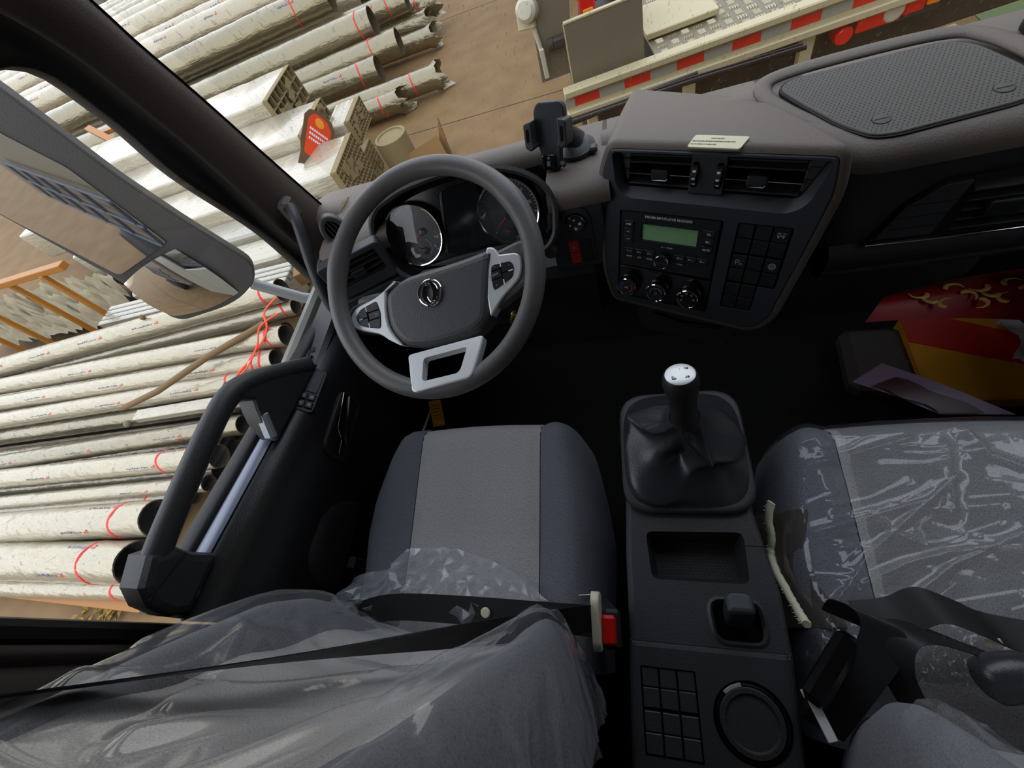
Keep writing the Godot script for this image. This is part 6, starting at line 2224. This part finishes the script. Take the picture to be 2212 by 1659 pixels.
# height of pinched folds that run along given lines
func folds(lines: Array, p: Vector2, w: float, soft := false) -> float:
	var h := 0.0
	for l in lines:
		for i in l.size() - 1:
			var a := Vector2(l[i][0], l[i][1]); var b := Vector2(l[i + 1][0], l[i + 1][1])
			var d := p.distance_to(Geometry2D.get_closest_point_to_segment(p, a, b))
			if d < w * 3.0: h = maxf(h, exp(-d * d / w / w) if soft else exp(-d / w))
	return h

func make_films():
	var n := noise(1.0, 31, FastNoiseLite.TYPE_SIMPLEX_SMOOTH, 2)
	# over the driver's backrest, drawn into long folds
	var t := thing("plastic_cover", "clear plastic cover drawn in long folds over the driver's backrest", "plastic cover", V(-0.35, 1.3, 0.05))
	var s := Sh.new("film_milky")
	var back_lines := [[[-0.17, 1.46], [-0.22, 1.58], [-0.29, 1.70], [-0.38, 1.80]], [[-0.14, 1.50], [-0.17, 1.62], [-0.22, 1.74], [-0.29, 1.83]], [[-0.12, 1.48], [-0.13, 1.60], [-0.17, 1.74]], [[-0.20, 1.50], [-0.30, 1.62], [-0.42, 1.70], [-0.50, 1.78]], [[-0.56, 1.40], [-0.585, 1.55], [-0.60, 1.68], [-0.58, 1.80]], [[-0.52, 1.44], [-0.545, 1.58], [-0.555, 1.70]], [[-0.47, 1.40], [-0.36, 1.44], [-0.26, 1.47]], [[-0.50, 1.52], [-0.42, 1.57], [-0.30, 1.60]], [[-0.50, 1.62], [-0.44, 1.68], [-0.40, 1.76]], [[-0.10, 1.40], [-0.10, 1.50], [-0.12, 1.60]], [[-0.15, 1.38], [-0.14, 1.44]], [[-0.34, 1.40], [-0.28, 1.41], [-0.20, 1.45]]]
	var fn := func(q: float, h: float) -> Vector3:
		var b0 := backrest(q * 0.985, h)
		var lift := 0.010 + 0.006 * n.get_noise_2d(q * 1.2 + h * 1.6, h - q * 0.3) + 0.010 * folds(back_lines, Vector2(b0.x, h), 0.014, true)
		lift += 0.020 * sstep(0.75, 0.45, absf(q)) * sstep(0.30, 0.48, absf(q)) * sstep(1.28, 1.5, h) * sstep(1.85, 1.6, h)
		var p := backrest(q * 0.985, h, maxf(lift, 0.007))
		if absf(q) > 0.8: p.x += signf(q) * (0.012 + 0.010 * crease(n, h, q, 5.0, 3.0)) * (absf(q) - 0.8) * 5.0
		return p
	s.grid(seat_grid(-1.0, 1.0, 150, 1.235, 1.90, 150, fn))
	part(t, "film", s)
	# over the passenger's cushion and backrest
	var mx := Transform3D(Basis(V(-1, 0, 0), V(0, 1, 0), V(0, 0, 1)), V(0.080, 0.012, 0.048))
	t = thing("plastic_cover", "wrinkled clear plastic film over the passenger seat's cushion", "plastic cover", V(0.44, 1.25, -0.15))
	s = Sh.new("film", mx)
	var lines := [[[-0.163, -0.116], [-0.230, -0.191], [-0.287, -0.241], [-0.376, -0.314]], [[-0.213, -0.150], [-0.275, -0.182], [-0.324, -0.197], [-0.382, -0.209], [-0.440, -0.200], [-0.50, -0.22]], [[-0.379, -0.369], [-0.369, -0.322], [-0.355, -0.256]], [[-0.256, -0.258], [-0.271, -0.226], [-0.293, -0.213]], [[-0.176, -0.334], [-0.243, -0.353], [-0.336, -0.379]], [[-0.105, -0.344], [-0.129, -0.246], [-0.129, -0.126]], [[-0.164, -0.224], [-0.261, -0.255], [-0.334, -0.277]], [[-0.258, -0.128], [-0.330, -0.182], [-0.428, -0.230]], [[-0.415, -0.392], [-0.428, -0.347], [-0.466, -0.327]], [[-0.45, -0.25], [-0.52, -0.28], [-0.58, -0.30]]]
	var fine_lines := []
	var fr_ := RandomNumberGenerator.new()
	fr_.seed = 41
	for k in 46:
		var a := Vector2(-0.09 - 0.5 * fr_.randf(), -0.41 + 0.33 * fr_.randf())
		var d := Vector2(-0.07 - 0.09 * fr_.randf(), -0.045 + 0.07 * fr_.randf())
		fine_lines.append([[a.x, a.y], [a.x + d.x * 0.5, a.y + d.y * 0.5 + 0.008], [a.x + d.x, a.y + d.y]])
	fn = func(q: float, z: float) -> Vector3:
		var c0 := cushion(q, z)
		var lift := 0.007 + 0.004 * n.get_noise_2d(q * 2.0, z * 6.0) + 0.011 * folds(lines, Vector2(c0.x, z), 0.0055) + 0.003 * folds(fine_lines, Vector2(c0.x, z), 0.0035)
		lift += 0.030 * sstep(-0.12, -0.02, z) * absf(crease(n, q, z, 7.0, 12.0))
		return cushion(q, z, maxf(lift, 0.002)) + V(0, 0, -0.006 * sstep(-0.40, -0.43, z))
	s.grid(seat_grid(-1.0, 1.0, 190, -0.430, -0.02, 150, fn))
	# a second ply over the middle, tinted grey to shade the cloth below
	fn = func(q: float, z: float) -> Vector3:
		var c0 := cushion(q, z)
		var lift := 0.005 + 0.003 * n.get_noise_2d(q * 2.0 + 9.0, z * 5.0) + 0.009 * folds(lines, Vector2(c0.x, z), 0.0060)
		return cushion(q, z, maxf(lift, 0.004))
	s.m = "film_shade"
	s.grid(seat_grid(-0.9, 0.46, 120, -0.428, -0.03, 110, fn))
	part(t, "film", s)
	t = thing("plastic_cover", "clear plastic cover over the passenger seat's backrest at the lower right corner", "plastic cover", V(0.44, 1.5, 0.05))
	s = Sh.new("film_milky", mx)
	fn = func(q: float, h: float) -> Vector3:
		var lift := 0.012 + 0.010 * crease(n, q * 1.0 - h * 1.1, h + 7.0, 3.0, 2.0)
		return backrest(q * 0.985, h, maxf(lift, 0.004))
	s.grid(seat_grid(-1.0, 1.0, 70, 1.49, 1.90, 50, fn))
	part(t, "film", s)
	# bunched on the driver's cushion
	t = thing("plastic_film", "crumpled clear plastic film bunched at the back of the driver's cushion", "plastic film", V(-0.42, 1.25, -0.05))
	s = Sh.new("film_crumple")
	var rng := RandomNumberGenerator.new()
	rng.seed = 19
	for ply in 2:
		# creased into flat facets
		var pts := []
		for i in 13:
			var v := i / 12.0
			var row := []
			for j in 34:
				var u := j / 33.0
				var x := lerpf(-0.660, -0.205, u) + 0.009 * (rng.randf() - 0.5)
				var front := lin([[0.0, -0.02], [0.10, -0.075], [0.24, -0.085], [0.30, -0.128], [0.55, -0.134], [0.78, -0.108], [0.92, -0.075], [1.0, -0.050]], u)
				var z := lerpf(0.03, front, v) + 0.012 * (rng.randf() - 0.5) * (1.0 - v * 0.6)
				var y := 1.250 + 0.050 * sin(PI * pow(v, 0.7)) * (0.75 + 0.25 * sin(u * 11.0)) + 0.012 * (1.0 - v) - ply * 0.010
				y += 0.020 * (rng.randf() - 0.5) * (1.0 if v < 0.95 else 0.4)
				row.append(V(x, maxf(y, 1.247 - 0.003 * ply), z))
			pts.append(row)
		for i in 12:
			for j in 33:
				if rng.randf() < 0.5:
					s.tri(pts[i][j], pts[i + 1][j], pts[i + 1][j + 1]); s.tri(pts[i][j], pts[i + 1][j + 1], pts[i][j + 1])
				else:
					s.tri(pts[i][j], pts[i + 1][j], pts[i][j + 1]); s.tri(pts[i + 1][j], pts[i + 1][j + 1], pts[i][j + 1])
	part(t, "film", s)

func make_belts():
	# driver's belt: lap run across the cushion, shoulder run up to the pillar
	var t := thing("seat_belt", "black driver's seat belt across cushion and backrest, with a pale stop button", "seat belt", V(-0.1, 1.28, -0.03))
	var s := Sh.new("webbing")
	var p := curve([V(-0.105, 1.315, -0.020), V(-0.22, 1.312, -0.020), V(-0.35, 1.308, -0.020), V(-0.48, 1.304, -0.016), V(-0.56, 1.296, 0.0), V(-0.63, 1.27, 0.03), V(-0.70, 1.20, 0.06)], 5)
	var w := []
	for i in p.size(): w.append(V(0.02, 0.34, -1).lerp(V(0.25, 0.55, -0.8), sstep(0.5, 1.0, i / float(p.size()))))
	s.strap(p, w, 0.0235)
	part(t, "lap_strap", s)
	s = Sh.new("webbing")
	p = curve([V(-0.105, 1.330, -0.024), V(-0.25, 1.503, 0.0135), V(-0.40, 1.683, 0.052), V(-0.55, 1.860, 0.091), V(-0.70, 2.03, 0.128), V(-0.757, 2.09, 0.142)], 5)
	w = []
	for i in p.size(): w.append(V(0.05, 0.62, -0.8).lerp(V(0.80, 0.58, -0.16), sstep(0.0, 0.45, i / float(p.size()))))
	s.strap(p, w, 0.0235)
	part(t, "shoulder_strap", s)
	s = Sh.new("cream", fr(V(-0.298, 1.312, -0.0195), V(1, 0, 0), V(0, 0.34, -1)))
	s.lathe([Vector2(0.0085, 0.0), Vector2(0.0085, 0.003), Vector2(0.0070, 0.0045), Vector2(0.0, 0.0050)], 20)
	part(t, "stop_button", s, "round pale belt stop button")
	s = Sh.new("plastic", fr(V(-0.77, 2.10, 0.145), V(0, 0, 1), V(0, 1, 0)))
	s.prism(Sh.rect(-0.035, -0.03, 0.035, 0.03, 0.02), -0.01, 0.01, 0.004)
	part(t, "pillar_loop", s)
	var b := thing("belt_buckle", "belt buckle with a red press button beside the driver's cushion", "buckle", V(-0.09, 1.2, -0.02))
	s = Sh.new("cream", fr(V(-0.103, 1.318, -0.022), V(0, 0.34, -1), V(0, 1, 0.34)))
	s.prism(Sh.rnd(pv([-42, -8, 40, -10, 46, 14, 36, 26, -30, 22, -44, 10]), 0.006, 3), -0.007, 0.006, 0.003)
	part(b, "tongue", s, "cream plastic belt tongue")
	s = Sh.new("plastic_low")
	s.t = fr(V(-0.087, 1.290, -0.015), V(0, 0.2, -1), V(0.25, 1, 0.2))
	s.box(V(0, -0.035, 0), V(0.058, 0.12, 0.028), 0.005)
	part(b, "body", s)
	s = Sh.new("red", s.t)
	s.box(V(0.0, 0.018, -0.006), V(0.042, 0.032, 0.022), 0.004)
	part(b, "press_button", s, "red press button")
	# foam and trim board torn open at the passenger cushion's side
	t = thing("torn_trim_panel", "brown trim board with a ragged strip of cream foam beside the passenger cushion", "trim panel", V(0.197, 1.2, -0.13))
	s = Sh.new("board", fr(V(0.204, 1.200, -0.13), V(0, 0, 1), V(0.62, 0.78, 0)))
	s.prism(Sh.rnd(pv([-92, -90, 96, -90, 92, 80, 40, 62, 0, 38, -50, 60, -88, 72]), 0.012), -0.006, 0.010, 0.002)
	part(t, "board", s)
	s = Sh.new("foam")
	var rng := RandomNumberGenerator.new()
	rng.seed = 12
	var path := []
	for q in curve([V(0.194, 1.252, -0.228), V(0.188, 1.236, -0.205), V(0.190, 1.215, -0.175), V(0.187, 1.20, -0.15), V(0.188, 1.210, -0.12), V(0.192, 1.235, -0.088), V(0.196, 1.265, -0.055), V(0.198, 1.282, -0.040)], 8): path.append(q + V(rng.randf() - 0.5, rng.randf() - 0.5, 0) * 0.0012)
	var rr := []
	for q in path: rr.append(0.0060 + 0.0008 * rng.randf())
	s.tube(path, rr, 8)
	for k in 70:
		var q: Vector3 = path[int(rng.randf() * (path.size() - 1))]
		s.tube([q, q + V(-0.006 - 0.004 * rng.randf(), 0.003 * (rng.randf() - 0.3), 0.006 * (rng.randf() - 0.5))], [0.0009, 0.0003], 4)
	part(t, "foam_edge", s, "ragged cream foam edge")

	# passenger belts lying loose over the cushion's back
	t = thing("seat_belt", "loose black seat belt looped over the passenger cushion, with a small cream tag", "seat belt", V(0.3, 1.28, -0.03))
	s = Sh.new("webbing")
	p = curve([V(0.190, 1.27, 0.085), V(0.225, 1.31, 0.035), V(0.262, 1.335, -0.015), V(0.268, 1.345, -0.045), V(0.245, 1.335, -0.062), V(0.236, 1.31, -0.05)], 6)
	w = []
	for i in p.size(): w.append(V(1, 0.15, 0.45))
	s.strap(p, w, 0.024)
	part(t, "strap", s)
	s = Sh.new("webbing")
	p = curve([V(0.255, 1.325, -0.050), V(0.30, 1.318, -0.058), V(0.335, 1.330, -0.072), V(0.375, 1.322, -0.060), V(0.41, 1.306, -0.048), V(0.47, 1.300, -0.040), V(0.56, 1.298, -0.03), V(0.66, 1.29, -0.01)], 6)
	w = []
	for i in p.size(): w.append(V(0.35, 0.25, 0.9))
	s.strap(p, w, 0.024)
	s.m = "cream"
	s.t = fr(V(0.392, 1.3175, -0.034), V(1, 0.1, -0.2), V(0.2, 0, 1))
	s.box(Vector3.ZERO, V(0.018, 0.007, 0.002), 0.0005)
	part(t, "strap", s)
	s = Sh.new("webbing")
	p = curve([V(0.30, 1.30, 0.065), V(0.285, 1.312, 0.03), V(0.272, 1.335, -0.005), V(0.285, 1.345, -0.035), V(0.33, 1.33, -0.035), V(0.42, 1.315, -0.005), V(0.55, 1.30, 0.02)], 6)
	w = []
	for i in p.size(): w.append(V(0.8, 0.3, 0.6))
	s.strap(p, w, 0.023)
	part(t, "strap", s)
	t = thing("belt_buckle", "black belt buckle stalk standing between the console and the passenger seat", "buckle", V(0.2, 1.2, 0.02))
	s = Sh.new("gloss")
	s.t = fr(V(0.206, 1.318, 0.012), V(0.62, 0, -0.78), V(0.78, 0.05, 0.62))
	s.box(Vector3.ZERO, V(0.105, 0.030, 0.024), 0.007)
	part(t, "body", s)
	s = Sh.new("silver")
	s.t = fr(V(0.181, 1.312, 0.063), V(0.30, 0, 0.95), V(0.95, 0, -0.30))
	s.box(V(0.005, 0, 0), V(0.052, 0.012, 0.003), 0.001)
	s.box(V(-0.022, 0.002, 0.003), V(0.010, 0.022, 0.006), 0.001)
	part(t, "metal_tongue", s, "bare metal belt tongue")
	t = thing("belt_reel_cover", "rounded black plastic belt guide on the passenger seat at the right edge", "belt guide", V(0.43, 1.3, 0.0))
	s = Sh.new("leather")
	s.tube(curve([V(0.36, 1.325, 0.012), V(0.40, 1.328, 0.0), V(0.45, 1.322, 0.012), V(0.52, 1.31, 0.03)], 5), [0.015] + [0.024, 0.026, 0.027, 0.027, 0.027, 0.027, 0.027, 0.027, 0.027, 0.027, 0.027, 0.027, 0.027, 0.027, 0.020], 14)
	part(t, "cover", s)

func make_litter():
	# printed sheets in the passenger's footwell
	var t := thing("red_leaflet", "curled dark red leaflet with golden curls, standing in the passenger footwell", "leaflet", V(0.66, 0.95, -0.75))
	var s := Sh.new("paper_red")
	var rows := []; var gold := []
	for i in 9:
		var v := i / 8.0
		var row := PackedVector3Array()
		for j in 21:
			var u := j / 20.0
			var a := V(0.595, 1.06, -0.80).lerp(V(0.95, 1.06, -0.84), u)
			var b := V(0.53, 1.06, -0.725).lerp(V(0.93, 1.02, -0.70), u)
			row.append(a.lerp(b, v) + V(0, 0.03 * sin(v * PI) + 0.012 * sin(u * 4.0), 0))
		rows.append(row)
	s.grid(rows)
	part(t, "sheet", s)
	s = Sh.new("gold_print")
	var rng := RandomNumberGenerator.new()
	rng.seed = 8
	for k in 16:
		var u := 0.20 + 0.05 * k
		var base := V(0.565, 1.06, -0.765).lerp(V(0.94, 1.045, -0.775), u) + V(0, 0.033 + 0.012 * sin(u * 4.0), 0.022 + (k % 3 - 1) * 0.020)
		var c := []
		for q in 7:
			var w := q * 0.55 + k
			c.append(base + V(cos(w) * (0.008 + q * 0.0028), 0.0004 - 0.010 * (k % 3) * 0.2, sin(w) * (0.006 + q * 0.0024)))
		s.tube(c, [0.0020, 0.0054, 0.0064, 0.0050, 0.0036, 0.0026, 0.0010], 6, false, true, 0.3)
	part(t, "golden_curls", s).set_meta("kind", "stuff")
	t = thing("striped_packet", "red and yellow striped packet lying on the passenger footwell floor", "packet", V(0.78, 0.83, -0.68))
	var f := fr(V(0.76, 0.905, -0.69), V(1, 0.02, 0.05), V(0.18, 0.0, -1))
	s = Sh.new("paper_yellow", f)
	s.box(V(0.04, 0.0, 0.0), V(0.26, 0.26, 0.05), 0.006)
	s.m = "paper_scarlet"
	s.prism(pv([-90, 130, -25, 130, 170, 25, 170, -70, -90, 45]), 0.024, 0.0262)
	part(t, "packet", s)
	t = thing("white_cloth", "crumpled off-white cloth beside the striped packet at the right edge", "cloth", V(0.92, 0.84, -0.7))
	s = Sh.new("paper_white")
	var n := noise(9.0, 14)
	rows = []
	for i in 16:
		var row := PackedVector3Array()
		for j in 16:
			var x := 0.86 + 0.20 * j / 15.0 + 0.012 * sin(i * 0.9); var z := -0.82 + 0.20 * i / 15.0
			row.append(V(x, 0.945 + 0.03 * n.get_noise_2d(x, z), z))
		rows.append(row)
	s.grid(rows)
	part(t, "cloth", s)
	t = thing("mauve_leaflet", "shiny mauve and wine leaflet leaning by the passenger cushion's front", "leaflet", V(0.6, 0.95, -0.58))
	s = Sh.new("paper_mauve")
	rows = []
	for i in 5:
		var row := PackedVector3Array()
		for j in 13:
			var u := j / 12.0; var v := i / 4.0
			row.append(V(0.485, 1.0, -0.593).lerp(V(0.63, 0.99, -0.50), u).lerp(V(0.56, 1.0, -0.64).lerp(V(0.76, 0.99, -0.49), u), v) + V(0, 0.006 * sin(u * PI), 0))
		rows.append(row)
	s.grid(rows)
	s.m = "paper_wine"
	var rw := []
	for i in 4:
		var row := PackedVector3Array()
		for j in 9:
			var u := 0.22 + 0.78 * j / 8.0; var v := 0.02 + 0.60 * i / 3.0 + 0.05 * sin(j * 1.3)
			row.append(V(0.485, 1.0, -0.593).lerp(V(0.63, 0.99, -0.50), u).lerp(V(0.56, 1.0, -0.64).lerp(V(0.76, 0.99, -0.49), u), v) + V(0, 0.0075 + 0.006 * (sin(u * PI) - 0.1), 0))
		rw.append(row)
	s.grid(rw)
	part(t, "sheet", s)
	t = thing("footwell_bag", "dark flat bag lying in the passenger footwell beside the striped packet", "bag", V(0.66, 0.83, -0.70))
	s = Sh.new("trim", fr(V(0.615, 0.87, -0.72), V(1, 0, 0.1), V(0, 0, -1)))
	s.box(Vector3.ZERO, V(0.16, 0.20, 0.07), 0.02)
	part(t, "bag", s)
	# yellow tag and a rod below the steering wheel
	t = thing("yellow_tag", "yellow printed tag hanging under the front of the driver's seat", "tag", V(-0.62, 1.0, -0.56))
	s = Sh.new("paper_yellow", fr(V(-0.655, 1.0, -0.585), V(1, 0.0, -0.1), V(0.1, 0.55, -0.8)))
	s.box(Vector3.ZERO, V(0.042, 0.085, 0.002), 0.0005)
	s.m = "line"
	for k in 5: s.box(V(0.002, 0.026 - k * 0.011, 0.0014), V(0.030, 0.0018, 0.0006), 0.0001)
	part(t, "tag", s)
	t = thing("seat_rod", "thin grey seat adjuster rod beside the yellow tag", "rod", V(-0.69, 1.0, -0.55))
	s = Sh.new("silver_dull")
	s.tube([V(-0.69, 0.98, -0.62), V(-0.70, 0.99, -0.52)], 0.004, 8)
	part(t, "rod", s)


func _ready():
	make_view()
	make_materials()
	make_shell()
	make_dash()
	make_wheel()
	make_holder()
	make_console()
	make_seats()
	make_films()
	make_belts()
	make_litter()
	make_yard()
